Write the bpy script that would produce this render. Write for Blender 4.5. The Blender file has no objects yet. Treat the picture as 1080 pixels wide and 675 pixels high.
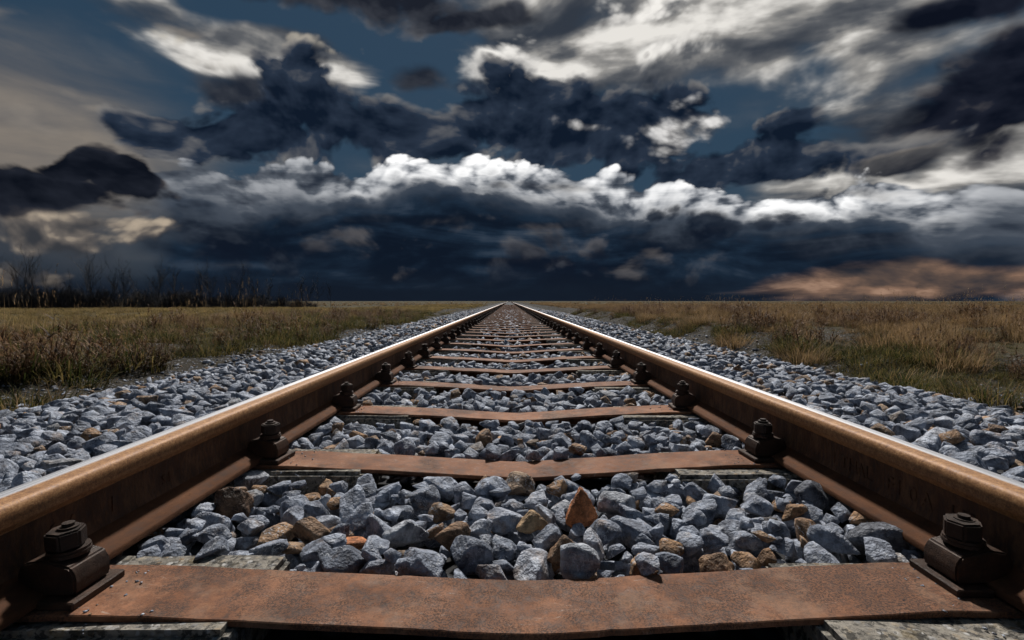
import bpy, bmesh, math, random
import numpy as np
from mathutils import Vector, Matrix, Euler

random.seed(7)
RNG = np.random.default_rng(11)
SC = bpy.context.scene
COL = SC.collection

# ---------------------------------------------------------------- camera
# z = 0 is the top of the steel sleeper bars, x = 0 the track centre, +Y runs down the line
CAM = Vector((-0.024, 0.0, 0.435))
FPX = 520.0                                   # focal length in pixels of the 1080 px wide photograph
cam_data = bpy.data.cameras.new("camera")
cam_data.sensor_width = 36.0
cam_data.lens = 36.0 * FPX / 1080.0
cam_data.clip_start = 0.02
cam_data.clip_end = 6000.0
camera = bpy.data.objects.new("camera", cam_data)
camera.location = CAM
camera.rotation_euler = (math.radians(90.0 - 2.2), 0.0, math.radians(-0.33))
COL.objects.link(camera)
SC.camera = camera

# ---------------------------------------------------------------- exposure
SC.view_settings.view_transform = 'Standard'
SC.view_settings.look = 'None'
SC.view_settings.gamma = 1.0
SC.view_settings.use_curve_mapping = False
EXPOSURE = -0.15
SC.view_settings.exposure = EXPOSURE
SC.cycles.max_bounces = 4
SC.cycles.diffuse_bounces = 2
SC.cycles.glossy_bounces = 2
SC.cycles.use_adaptive_sampling = True
SC.cycles.adaptive_threshold = 0.02
SC.cycles.adaptive_min_samples = 12
SC.cycles.transparent_max_bounces = 4
SC.cycles.sample_clamp_indirect = 4.0

# ---------------------------------------------------------------- small node language
class NT:
    """thin wrapper so that node graphs read like formulas"""
    def __init__(self, tree):
        self.t = tree
        self.n = tree.nodes
        self.l = tree.links
    def new(self, typ, **kw):
        nd = self.n.new(typ)
        for k, v in kw.items():
            setattr(nd, k, v)
        return nd
    def put(self, sock, v):
        if isinstance(v, S):
            self.l.new(v.s, sock)
        elif isinstance(v, bpy.types.NodeSocket):
            self.l.new(v, sock)
        else:
            if sock.type == 'RGBA' and len(v) == 3:
                v = (*v, 1.0)
            sock.default_value = v
    def math(self, op, a, b=None, c=None, clamp=False):
        nd = self.new('ShaderNodeMath', operation=op)
        nd.use_clamp = clamp
        self.put(nd.inputs[0], a)
        if b is not None: self.put(nd.inputs[1], b)
        if c is not None: self.put(nd.inputs[2], c)
        return S(self, nd.outputs[0])
    def vmath(self, op, a, b=None, scale=None):
        nd = self.new('ShaderNodeVectorMath', operation=op)
        self.put(nd.inputs[0], a)
        if b is not None: self.put(nd.inputs[1], b)
        if scale is not None: self.put(nd.inputs['Scale'], scale)
        return S(self, nd.outputs['Value'] if op in ('LENGTH', 'DOT_PRODUCT', 'DISTANCE') else nd.outputs['Vector'])
    def smooth(self, x, a, b, lo=0.0, hi=1.0, kind='SMOOTHSTEP'):
        nd = self.new('ShaderNodeMapRange')
        nd.interpolation_type = kind
        self.put(nd.inputs['Value'], x)
        for k, v in (('From Min', a), ('From Max', b), ('To Min', lo), ('To Max', hi)):
            self.put(nd.inputs[k], v)
        return S(self, nd.outputs['Result'])
    def lin(self, x, a, b, lo=0.0, hi=1.0):
        return self.smooth(x, a, b, lo, hi, 'LINEAR')
    def noise(self, vec, scale, detail=4.0, rough=0.5, dist=0.0, typ='FBM', lac=2.0):
        nd = self.new('ShaderNodeTexNoise')
        nd.noise_type = typ
        if vec is not None: self.put(nd.inputs['Vector'], vec)
        self.put(nd.inputs['Scale'], scale); self.put(nd.inputs['Detail'], detail)
        self.put(nd.inputs['Roughness'], rough); self.put(nd.inputs['Distortion'], dist)
        self.put(nd.inputs['Lacunarity'], lac)
        return S(self, nd.outputs['Fac'])
    def noisec(self, vec, scale, detail=4.0, rough=0.5, dist=0.0):
        nd = self.new('ShaderNodeTexNoise')
        if vec is not None: self.put(nd.inputs['Vector'], vec)
        self.put(nd.inputs['Scale'], scale); self.put(nd.inputs['Detail'], detail)
        self.put(nd.inputs['Roughness'], rough); self.put(nd.inputs['Distortion'], dist)
        return S(self, nd.outputs['Color'])
    def voronoi(self, vec, scale, feature='F1', out='Distance', detail=0.0, rough=0.5, rand=1.0):
        nd = self.new('ShaderNodeTexVoronoi')
        nd.feature = feature
        if vec is not None: self.put(nd.inputs['Vector'], vec)
        self.put(nd.inputs['Scale'], scale)
        if 'Detail' in nd.inputs and nd.inputs['Detail'].enabled:
            self.put(nd.inputs['Detail'], detail); self.put(nd.inputs['Roughness'], rough)
        self.put(nd.inputs['Randomness'], rand)
        return S(self, nd.outputs[out])
    def mix(self, f, a, b, blend='MIX'):
        nd = self.new('ShaderNodeMix', data_type='RGBA', blend_type=blend)
        nd.clamp_factor = True
        self.put(nd.inputs[0], f); self.put(nd.inputs[6], a); self.put(nd.inputs[7], b)
        return S(self, nd.outputs[2])
    def mixf(self, f, a, b):
        nd = self.new('ShaderNodeMix', data_type='FLOAT')
        self.put(nd.inputs[0], f); self.put(nd.inputs[2], a); self.put(nd.inputs[3], b)
        return S(self, nd.outputs[0])
    def ramp(self, f, stops, interp='LINEAR'):
        nd = self.new('ShaderNodeValToRGB')
        cr = nd.color_ramp
        cr.interpolation = interp
        while len(cr.elements) < len(stops): cr.elements.new(0.5)
        for e, (p, c) in zip(cr.elements, stops):
            e.position = p; e.color = (*c, 1.0)
        self.put(nd.inputs[0], f)
        return S(self, nd.outputs[0])
    def xyz(self, v):
        nd = self.new('ShaderNodeSeparateXYZ'); self.put(nd.inputs[0], v)
        return [S(self, o) for o in nd.outputs]
    def vec(self, x, y, z):
        nd = self.new('ShaderNodeCombineXYZ')
        for i, v in enumerate((x, y, z)): self.put(nd.inputs[i], v)
        return S(self, nd.outputs[0])

class S:
    def __init__(self, nt, s): self.nt = nt; self.s = s
    def __add__(self, o): return self.nt.math('ADD', self, o)
    __radd__ = __add__
    def __mul__(self, o): return self.nt.math('MULTIPLY', self, o)
    __rmul__ = __mul__
    def __sub__(self, o): return self.nt.math('SUBTRACT', self, o)
    def __rsub__(self, o): return self.nt.math('SUBTRACT', o, self)
    def __truediv__(self, o): return self.nt.math('DIVIDE', self, o)
    def max(self, o): return self.nt.math('MAXIMUM', self, o)
    def min(self, o): return self.nt.math('MINIMUM', self, o)
    def clamp(self): return self.nt.math('ADD', self, 0.0, clamp=True)

# ---------------------------------------------------------------- sun
SUN_AZ = math.radians(1.0)       # measured from +Y towards +X
SUN_EL = math.radians(50.0)
sun_data = bpy.data.lights.new("sun", 'SUN')
sun_data.energy = 5.0
sun_data.angle = math.radians(4.0)
sun_data.color = (1.0, 0.955, 0.90)
sun = bpy.data.objects.new("sun", sun_data)
sun_dir = Vector((math.sin(SUN_AZ) * math.cos(SUN_EL), math.cos(SUN_AZ) * math.cos(SUN_EL), math.sin(SUN_EL)))
sun.rotation_euler = (-sun_dir).to_track_quat('-Z', 'Y').to_euler()
sun.location = (0, 0, 30)
COL.objects.link(sun)

# ---------------------------------------------------------------- sky: Nishita air with storm clouds in front of it
world = bpy.data.worlds.new("World")
SC.world = world
world.use_nodes = True
world.cycles.sampling_method = 'MANUAL'
world.cycles.sample_map_resolution = 256
wt = world.node_tree
wt.nodes.clear()
W = NT(wt)
SKY_STRENGTH = 0.05
KC = 1.0 / (SKY_STRENGTH * 2.0 ** EXPOSURE)      # cloud colours below are given as they should appear

nishita = W.new('ShaderNodeTexSky', sky_type='NISHITA')
nishita.sun_disc = False
nishita.sun_elevation = SUN_EL
nishita.sun_rotation = SUN_AZ
nishita.air_density = 1.2
nishita.dust_density = 0.6
nishita.ozone_density = 2.0

tc = W.new('ShaderNodeTexCoord')
D = S(W, tc.outputs['Generated'])
dx, dy, dz = W.xyz(D)
DEG = 180.0 / math.pi
AZ = W.math('ARCTAN2', dx, dy) * DEG
EL = W.math('ARCSINE', dz) * DEG

def pix(px, py):
    """direction (azimuth, elevation in degrees) seen at a pixel of the photograph"""
    x, y = (px - 537.0) / FPX, (317.0 - py) / FPX
    return math.degrees(math.atan(x)), math.degrees(math.atan2(y, math.hypot(1.0, x)))

# shared turbulence: n1 shapes the cumulus, n2 is its copy a little higher (towards the light)
def turb(vec):
    st = W.vmath('MULTIPLY', vec, (1.0, 1.0, 1.45))
    warp = W.vmath('SUBTRACT', W.noisec(st, 4.0, 1.0, 0.5), (0.5, 0.5, 0.5))
    q = W.vmath('ADD', st, W.vmath('SCALE', warp, scale=0.14))
    puff = W.voronoi(q, 11.0, 'F1', detail=3.0, rough=0.5)
    fb = W.noise(q, 5.0, 7.0, 0.52)
    return puff, fb
puff1, fb1 = turb(D)
puff2, fb2 = turb(W.vmath('NORMALIZE', W.vmath('ADD', D, (-0.010, 0.0, 0.022))))
n1 = (fb1 - 0.5) * 1.7 + (0.50 - puff1) * 1.15
n2 = (fb2 - 0.5) * 1.7 + (0.50 - puff2) * 1.15
relief = (n1 - n2) * 1.45                           # > 0 on the upper flanks of the billows
# flat streaky turbulence of the high sheet and of the bands near the horizon
hv = W.vmath('MULTIPLY', D, (1.0, 1.0, 3.0))
hi1 = W.noise(hv, 3.4, 5.0, 0.45, 0.3)
hi2 = W.noise(W.vmath('ADD', hv, (-0.012, 0.0, 0.070)), 3.4, 5.0, 0.45, 0.3)
lowv = W.vmath('MULTIPLY', D, (1.0, 1.0, 4.5))
low1 = W.noise(lowv, 3.4, 6.0, 0.52, 0.5)
low2 = W.noise(W.vmath('ADD', lowv, (0.0, 0.0, 0.06)), 3.4, 6.0, 0.52, 0.5)
# the outlines of single clouds are bent by slow noise
bx, by, bz = W.xyz(W.noisec(W.vmath('MULTIPLY', D, (1.0, 1.0, 1.6)), 7.0, 2.0, 0.5))
AZW = AZ + (bx - 0.5) * 9.0
ELW = EL + (by - 0.5) * 4.0

def blob(px, py, rx, ry):
    a, e = pix(px, py)
    a0, _ = pix(px - rx, py); a1, _ = pix(px + rx, py)
    _, e0 = pix(px, py - ry); _, e1 = pix(px, py + ry)
    ra, re = (a1 - a0) / 2.0, abs(e0 - e1) / 2.0
    x = (AZW - a) * (1.0 / ra)
    y = (ELW - e) * (1.0 / re)
    return 1.0 - W.math('SQRT', x * x + y * y)
def union(bl):
    v = blob(*bl[0])
    for b in bl[1:]:
        v = W.math('SMOOTH_MAX', v, blob(*b), 0.2)
    return v
def curve_az(pts):
    """value over azimuth from (pixel x, value) pairs, held constant outside the frame"""
    lo, hi = min(p[1] for p in pts), max(p[1] for p in pts)
    nd = W.new('ShaderNodeFloatCurve')
    c = nd.mapping.curves[0]
    P = [((pix(x, 317)[0] + 60.0) / 120.0, (v - lo) / max(hi - lo, 1e-6)) for x, v in pts]
    c.points[0].location = (0.0, P[0][1]); c.points[1].location = (1.0, P[-1][1])
    for p in P: c.points.new(*p)
    nd.mapping.update()
    W.put(nd.inputs['Value'], W.lin(AZ, -60.0, 60.0))
    return S(W, nd.outputs[0]) * (hi - lo) + lo
def col(c, k=1.0):
    return tuple(x * KC * k for x in c)
def over(base, mask, color):
    return W.mix(mask, base, color)

sky = S(W, nishita.outputs['Color'])
sky = W.mix(W.smooth(EL, -2.0, 26.0, 0.95, 0.92), sky, col((0.016, 0.043, 0.078)))     # thin grey veil over the blue

# thin torn veil so that no part of the blue is empty
veil = W.smooth((hi1 - 0.5) * 1.6 + (fb1 - 0.5) * 0.9 + (low1 - 0.5) * 0.6, -0.15, 0.75)
sky = over(sky, veil * 0.42, W.mix(W.smooth(hi1 - hi2, -0.1, 0.25), col((0.055, 0.065, 0.080)), col((0.26, 0.255, 0.25))))

# 1 beige haze low down at one end of the sky
haze_m = W.smooth(union([(0, 170, 300, 130)]) + (low1 - 0.5) * 0.6 + (fb1 - 0.5) * 0.5, -0.25, 1.0)
sky = over(sky, haze_m * 0.9, W.mix(W.smooth(low1, 0.2, 0.85), col((0.135, 0.125, 0.122)), col((0.33, 0.275, 0.215))))

# 2 high broken sheet, white where it is thin and slate where it is thick
hi_env = union([(760, 10, 400, 100), (560, 55, 150, 50), (980, 165, 190, 60), (300, 60, 180, 30), (820, -160, 620, 150)])
hi_d = W.math('MAXIMUM', W.math('MAXIMUM', hi_env, -0.9), W.smooth(EL, 33.0, 56.0, -0.9, 0.10)) + (hi1 - 0.5) * 2.6
hi_m = W.smooth(hi_d, -0.05, 0.40)
hi_l = W.smooth((hi1 - hi2) * 3.4 + 0.45 + (fb1 - 0.5) * 0.7 + relief * 0.10, 0.0, 1.0)
hi_c = W.ramp(hi_l, [(0.0, col((0.032, 0.040, 0.055))), (0.32, col((0.11, 0.115, 0.125))), (0.6, col((0.31, 0.30, 0.285))), (0.92, col((0.84, 0.81, 0.76)))])
sky = over(sky, hi_m * 0.95, hi_c)
# small wisps of the same sheet in the clear part
wi_m = W.smooth(union([(140, 72, 60, 10), (20, 18, 60, 24), (85, 106, 90, 14), (25, 130, 80, 14), (120, 124, 60, 11), (205, 40, 70, 10)]) + (hi1 - 0.5) * 1.2 + n1 * 0.9, 0.1, 0.9)
sky = over(sky, wi_m * 0.6, col((0.26, 0.23, 0.20)))

# 3 bright thick knots lit by the sun behind them
kn_d = union([(552, 66, 100, 32), (722, 4, 110, 24), (640, 30, 90, 14), (860, 60, 90, 16), (225, 70, 90, 24), (345, 58, 100, 22), (700, 60, 80, 22)]) + n1 * 0.9
kn_m = W.smooth(kn_d, 0.0, 0.55)
kn_l = W.smooth(relief * 0.6 + 0.74 + (0.5 - puff1) * 0.3, 0.0, 1.1)
kn_hi = W.mix(W.smooth(AZ, pix(430, 0)[0], pix(500, 0)[0]), col((0.50, 0.45, 0.37)), col((0.95, 0.92, 0.87)))
sky = over(sky, kn_m * 0.92, W.mix(kn_l, col((0.13, 0.13, 0.135)), kn_hi))

# 4 dark cumulus between the sheets
def dark_cloud(base, blobs, lo, mid, rim, soft=0.30, amp=0.95, off=0.12):
    d = union(blobs) + n1 * amp + off
    m = W.smooth(d, 0.0, soft)
    edge = W.smooth(d, 0.55, 0.0)                     # near the outline
    l = (relief * 0.30 + (hi1 - hi2) * 0.9 + (low1 - low2) * 0.5 + 0.17 + edge * 0.62 * W.smooth(relief, -0.35, 0.7)).clamp()
    return over(base, m, W.ramp(l, [(0.0, col(lo)), (0.35, col(mid)), (1.0, col(rim))]))
NAVY, SLATE = (0.0050, 0.0105, 0.0230), (0.022, 0.034, 0.058)
sky = dark_cloud(sky, [(385, 0, 160, 34), (290, -16, 170, 30), (500, 26, 80, 14)], (0.012, 0.015, 0.024), (0.040, 0.045, 0.058), (0.16, 0.16, 0.17), 0.55, 0.5, 0.25)
sky = dark_cloud(sky, [(1010, 18, 130, 30), (1060, 95, 150, 62), (985, 122, 90, 30), (1220, 80, 200, 110)], (0.004, 0.006, 0.013), (0.012, 0.015, 0.026), (0.13, 0.12, 0.12), 0.5, 0.5, 0.28)
sky = dark_cloud(sky, [(262, 100, 84, 26), (450, 92, 56, 20)], (0.016, 0.021, 0.033), (0.050, 0.056, 0.070), (0.20, 0.19, 0.18), 0.6, 0.4, 0.25)
sky = dark_cloud(sky, [(345, 108, 62, 52), (215, 152, 74, 30), (290, 140, 90, 36), (420, 140, 150, 50), (565, 126, 150, 52), (665, 130, 80, 42), (780, 178, 150, 34), (822, 152, 60, 28)], NAVY, SLATE, (0.26, 0.25, 0.24), 0.34, 0.70, 0.40)
sky = dark_cloud(sky, [(945, 168, 70, 13)], (0.02, 0.023, 0.032), (0.07, 0.07, 0.075), (0.25, 0.22, 0.19), 0.5, 0.5)
# bright puffs caught by the sun
wp_d = union([(712, 138, 66, 26), (620, 132, 40, 10)]) + n1 * 0.9 + 0.1
sky = over(sky, W.smooth(wp_d, -0.05, 0.75), W.ramp(W.smooth(relief * 0.9 + 0.6, 0.0, 1.1), [(0.0, col((0.07, 0.075, 0.09))), (0.5, col((0.42, 0.41, 0.40))), (1.0, col((0.88, 0.86, 0.84)))]))

# 5 the long cloud bank: sunlit crest, dark wall of rain below, all round the horizon
def e_of(px, py): return pix(px, py)[1]
crest_el = curve_az([(0, e_of(0, 205)), (110, e_of(110, 200)), (170, e_of(170, 165)), (260, e_of(260, 160)), (350, e_of(350, 158)), (430, e_of(430, 156)), (490, e_of(490, 148)),
                     (540, e_of(540, 158)), (620, e_of(620, 168)), (720, e_of(720, 178)), (800, e_of(800, 182)), (880, e_of(880, 172)), (960, e_of(960, 178)), (1080, e_of(1080, 186))])
crest_b = curve_az([(0, 0.2), (150, 0.28), (300, 0.42), (400, 0.8), (480, 1.05), (560, 1.0), (680, 0.8), (780, 0.9), (860, 1.1), (950, 0.95), (1020, 0.55), (1080, 0.4)])
left_gap = W.smooth(AZW, pix(130, 200)[0], pix(185, 200)[0]).max(W.smooth(AZ, -48.0, -70.0))
under = crest_el + n1 * 2.1 - 0.5 - EL                                # degrees below the crest
bank_m = W.smooth(under, -0.1, 0.45) * left_gap
crest = W.smooth(under + (low1 - 0.5) * 6.0 + (fb1 - 0.5) * 2.0, 0.4, 7.4)
crest_l = W.smooth(relief * 0.34 + 0.70 + (low1 - low2) * 1.6 + (0.5 - puff1) * 0.35, 0.0, 1.0) * crest_b
crest_c = W.ramp(crest_l, [(0.0, col((0.020, 0.028, 0.044))), (0.18, col((0.10, 0.115, 0.14))), (0.42, col((0.44, 0.455, 0.48))), (0.82, col((1.05, 1.05, 1.05)))])
wall_l = W.smooth((low1 - low2) * 2.4 + (fb1 - 0.5) * 1.4 + relief * 0.12 + 0.27, 0.0, 1.0)
wall_c = W.ramp(wall_l, [(0.0, col((0.0045, 0.0090, 0.0190))), (0.45, col((0.011, 0.023, 0.043))), (0.8, col((0.030, 0.046, 0.072))), (1.0, col((0.080, 0.088, 0.10)))])
bank_c = W.mix(W.smooth(crest, 0.0, 0.55), crest_c, col((0.060, 0.075, 0.100)))
bank_c = W.mix(W.smooth(crest, 0.30, 1.0), bank_c, wall_c)
sky = over(sky, bank_m, bank_c)
# second, broken line of light along the shoulder of the bank
sh_d = union([(590, 196, 130, 14), (900, 205, 150, 14)]) + (low1 - 0.5) * 2.2 + n1 * 0.4
sky = over(sky, W.smooth(sh_d, 0.15, 0.9) * 0.8, W.mix(W.smooth(relief + 0.5, 0.0, 1.0), col((0.06, 0.062, 0.07)), col((0.34, 0.335, 0.33))))
# faint lighter puffs inside the wall
pf = W.smooth(union([(420, 292, 40, 16), (690, 285, 80, 26), (590, 262, 100, 22), (360, 255, 80, 16), (470, 235, 70, 12)]) + n1 * 0.9 + relief * 0.35, -0.1, 1.3)
sky = over(sky, pf * 0.62, W.mix(W.smooth(relief, -0.6, 0.8), col((0.040, 0.045, 0.055)), col((0.15, 0.135, 0.13))))
dk = W.smooth(union([(585, 290, 110, 44), (250, 265, 150, 60), (760, 235, 190, 26), (710, 300, 70, 16)]) + n1 * 0.9, 0.0, 0.45)
sky = over(sky, dk * 0.75, W.mix(W.smooth(relief, 0.0, 1.0), col((0.0050, 0.0085, 0.018)), col((0.024, 0.031, 0.045))))

# 6 break in the clouds, dark cumulus above cream ones
brk = W.smooth(AZW, pix(185, 200)[0], pix(120, 200)[0]) * W.smooth(AZ, -70.0, -52.0)
sky = over(sky, W.smooth(EL, 9.0, 5.5) * brk * 0.85, col((0.024, 0.034, 0.050)))
cr_d = union([(60, 245, 130, 40), (10, 285, 90, 22), (110, 236, 90, 20)]) + n1 * 0.8 + 0.18
cr_m = W.smooth(cr_d, 0.0, 0.5)
sky = over(sky, cr_m * 0.9, W.ramp(W.smooth(relief * 0.8 + 0.42, 0.0, 1.1), [(0.0, col((0.035, 0.038, 0.045))), (0.5, col((0.15, 0.13, 0.115))), (1.0, col((0.50, 0.41, 0.31)))]))
sky = dark_cloud(sky, [(60, 198, 120, 22), (88, 176, 50, 24), (0, 200, 90, 26), (140, 190, 40, 18)], (0.0042, 0.006, 0.011), (0.014, 0.017, 0.026), (0.09, 0.08, 0.078), 0.30, 0.62, 0.42)

# 7 warm streaks under the bank, low over the field
wm_d = union([(1010, 298, 250, 28), (1250, 290, 300, 40)]) + (low1 - 0.5) * 1.8
wm_m = W.smooth(wm_d, 0.05, 0.6)
wm_l = W.smooth((low1 - low2) * 3.0 + 0.52 + (fb1 - 0.5) * 1.6 + relief * 0.12, 0.0, 1.0)
sky = over(sky, wm_m, W.ramp(wm_l, [(0.0, col((0.026, 0.030, 0.040))), (0.42, col((0.11, 0.076, 0.062))), (0.75, col((0.24, 0.145, 0.10))), (1.0, col((0.46, 0.29, 0.20)))]))
# 8 murk along the horizon
sky = over(sky, W.smooth(EL + (low1 - 0.5) * 3.0, 4.2, 0.6) * W.smooth(AZ, pix(900, 0)[0], pix(720, 0)[0], 0.12, 0.92), col((0.0070, 0.0115, 0.021)))

bg = W.new('ShaderNodeBackground')
W.put(bg.inputs['Color'], sky)
bg.inputs['Strength'].default_value = SKY_STRENGTH
wo = W.new('ShaderNodeOutputWorld')
wt.links.new(bg.outputs[0], wo.inputs['Surface'])

# ---------------------------------------------------------------- materials
def material(name):
    m = bpy.data.materials.new(name)
    m.use_nodes = True
    t = m.node_tree
    t.nodes.clear()
    nt = NT(t)
    out = nt.new('ShaderNodeOutputMaterial')
    bs = nt.new('ShaderNodeBsdfPrincipled')
    t.links.new(bs.outputs[0], out.inputs['Surface'])
    return m, nt, bs, out
def obj_coord(nt): return S(nt, nt.new('ShaderNodeTexCoord').outputs['Object'])
def pos_coord(nt): return S(nt, nt.new('ShaderNodeNewGeometry').outputs['Position'])
def obj_random(nt): return S(nt, nt.new('ShaderNodeObjectInfo').outputs['Random'])
def attr(nt, name, typ='GEOMETRY', out='Fac'):
    a = nt.new('ShaderNodeAttribute', attribute_name=name, attribute_type=typ)
    return S(nt, a.outputs[out])
def bump(nt, bs, h, strength=0.5, dist=0.01):
    b = nt.new('ShaderNodeBump')
    b.inputs['Strength'].default_value = strength
    b.inputs['Distance'].default_value = dist
    nt.put(b.inputs['Height'], h)
    nt.t.links.new(b.outputs[0], bs.inputs['Normal'])

def make_stone_mat(name, tint=None):
    m, nt, bs, out = material(name)
    p = obj_coord(nt) if tint is None else obj_coord(nt)
    rnd = nt.math('FRACT', obj_random(nt) + attr(nt, 'rnd'))
    pos = pos_coord(nt)
    mott = nt.noise(pos, 38.0, 5.0, 0.62)
    fine = nt.noise(pos, 260.0, 4.0, 0.65)
    warp = nt.vmath('ADD', pos, nt.vmath('SCALE', nt.noisec(pos, 26.0, 3.0, 0.6), scale=0.05))
    vein = nt.math('ABSOLUTE', nt.noise(warp, 42.0, 2.0, 0.5) - 0.5)
    vein = nt.smooth(vein, 0.026, 0.0) * nt.smooth(nt.noise(pos, 20.0, 2.0), 0.40, 0.56)
    if tint is None:
        c = nt.ramp(rnd, [(0.0, (0.12, 0.138, 0.178)), (0.25, (0.225, 0.252, 0.315)), (0.5, (0.31, 0.342, 0.415)), (0.72, (0.19, 0.214, 0.27)),
                          (0.86, (0.40, 0.43, 0.50)), (0.885, (0.20, 0.20, 0.21)), (0.905, (0.23, 0.155, 0.10)), (0.955, (0.30, 0.17, 0.085)), (1.0, (0.12, 0.078, 0.055))])
        stain = nt.smooth(nt.noise(pos, 16.0, 4.0, 0.65) + (rnd - 0.5) * 0.12, 0.56, 0.70) * 0.6
        c = nt.mix(stain, c, (0.21, 0.135, 0.08))
        veinc = (0.48, 0.50, 0.54)
    else:
        c = nt.mix(nt.noise(pos, 30.0, 4.0, 0.6), tint[0], tint[1])
        veinc = tuple(min(1.0, x * 1.5) for x in tint[1])
    c = nt.mix(nt.smooth(mott, 0.30, 0.72), nt.mix(1.0, c, (0.36, 0.36, 0.38), 'MULTIPLY'), nt.mix(1.0, c, (1.75, 1.75, 1.70), 'MULTIPLY'))
    c = nt.mix(nt.smooth(fine, 0.52, 0.72) * 0.5, c, nt.mix(1.0, c, (1.9, 1.9, 1.9), 'MULTIPLY'))
    c = nt.mix(vein * 0.9, c, veinc)
    nt.put(bs.inputs['Base Color'], c)
    nt.put(bs.inputs['Roughness'], nt.lin(fine, 0.3, 0.7, 0.55, 0.85))
    bs.inputs['Specular IOR Level'].default_value = 0.4
    bump(nt, bs, mott * 1.2 + fine * 0.25 + nt.noise(pos, 95.0, 3.0, 0.6) * 0.8, 1.0, 0.011)
    return m
M_STONE = make_stone_mat('crushed_stone')

def make_rust(name, c0, c1, c2, metal=0.15, rough=(0.5, 0.8), streak=(1, 1, 1), scratches=False, bumpk=0.35, spec=0.4):
    m, nt, bs, out = material(name)
    p = nt.vmath('MULTIPLY', pos_coord(nt), streak)
    a = nt.noise(p, 11.0, 6.0, 0.62)
    b = nt.noise(p, 60.0, 5.0, 0.65)
    f = nt.noise(pos_coord(nt), 420.0, 3.0, 0.6)
    c = nt.ramp(a * 0.55 + b * 0.45, [(0.30, c0), (0.48, c1), (0.68, c2)])
    pit = nt.smooth(b * 0.6 + f * 0.4, 0.56, 0.68)
    c = nt.mix(pit * 0.6, c, c0)
    c = nt.mix(1.0, c, nt.mix(obj_random(nt), (0.85, 0.85, 0.86), (1.15, 1.14, 1.12)), 'MULTIPLY')
    if scratches:
        sc = nt.noise(nt.vmath('MULTIPLY', pos_coord(nt), (25.0, 110.0, 20.0)), 1.6, 5.0, 0.75, 0.8)
        c = nt.mix(nt.smooth(sc, 0.58, 0.66) * nt.smooth(a, 0.44, 0.58) * 0.6, c, (0.42, 0.33, 0.27))
        soot_shade = nt.smooth(nt.noise(pos_coord(nt), 6.0, 6.0, 0.72), nt.mixf(attr(nt, 'wear_shade', 'OBJECT'), 0.50, 0.34), nt.mixf(attr(nt, 'wear_shade', 'OBJECT'), 0.66, 0.54))  # grime patches, spread wider on the front bar as painted shade
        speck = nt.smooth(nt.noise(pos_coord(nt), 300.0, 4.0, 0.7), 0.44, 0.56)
        c = nt.mix(soot_shade * nt.lin(speck, 0.0, 1.0, 0.35, 0.9), c, (0.040, 0.024, 0.018))
        dust = nt.smooth(nt.noise(nt.vmath('ADD', pos_coord(nt), (7.0, 3.0, 1.0)), 9.0, 5.0, 0.7), 0.50, 0.64)
        c = nt.mix(dust * 0.35, c, (0.30, 0.18, 0.115))
    nt.put(bs.inputs['Base Color'], c)
    bs.inputs['Metallic'].default_value = metal
    bs.inputs['Specular IOR Level'].default_value = spec
    nt.put(bs.inputs['Roughness'], nt.lin(b, 0.3, 0.7, rough[0], rough[1]))
    bump(nt, bs, a * 0.4 + b * 0.7 + f * 0.35, bumpk, 0.003)
    return m
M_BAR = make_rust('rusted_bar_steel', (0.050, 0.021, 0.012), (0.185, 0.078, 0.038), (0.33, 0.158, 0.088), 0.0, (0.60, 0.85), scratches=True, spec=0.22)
M_WEB = make_rust('rusted_rail_web', (0.018, 0.009, 0.006), (0.082, 0.037, 0.017), (0.25, 0.125, 0.060), 0.0, (0.6, 0.85), (2.2, 2.2, 0.8), bumpk=1.0)
M_FOOT = make_rust('rusted_rail_foot', (0.035, 0.016, 0.009), (0.098, 0.043, 0.021), (0.18, 0.083, 0.042), 0.0, (0.75, 0.95), (1.0, 0.5, 1.0), spec=0.15)
M_CLIP = make_rust('dark_fastening_iron', (0.012, 0.008, 0.006), (0.036, 0.020, 0.013), (0.095, 0.048, 0.028), 0.25, (0.45, 0.7), bumpk=0.6)
M_NUT = make_rust('dark_nut_iron', (0.011, 0.008, 0.007), (0.030, 0.019, 0.014), (0.12, 0.068, 0.042), 0.25, (0.4, 0.7), bumpk=0.6)

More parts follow.
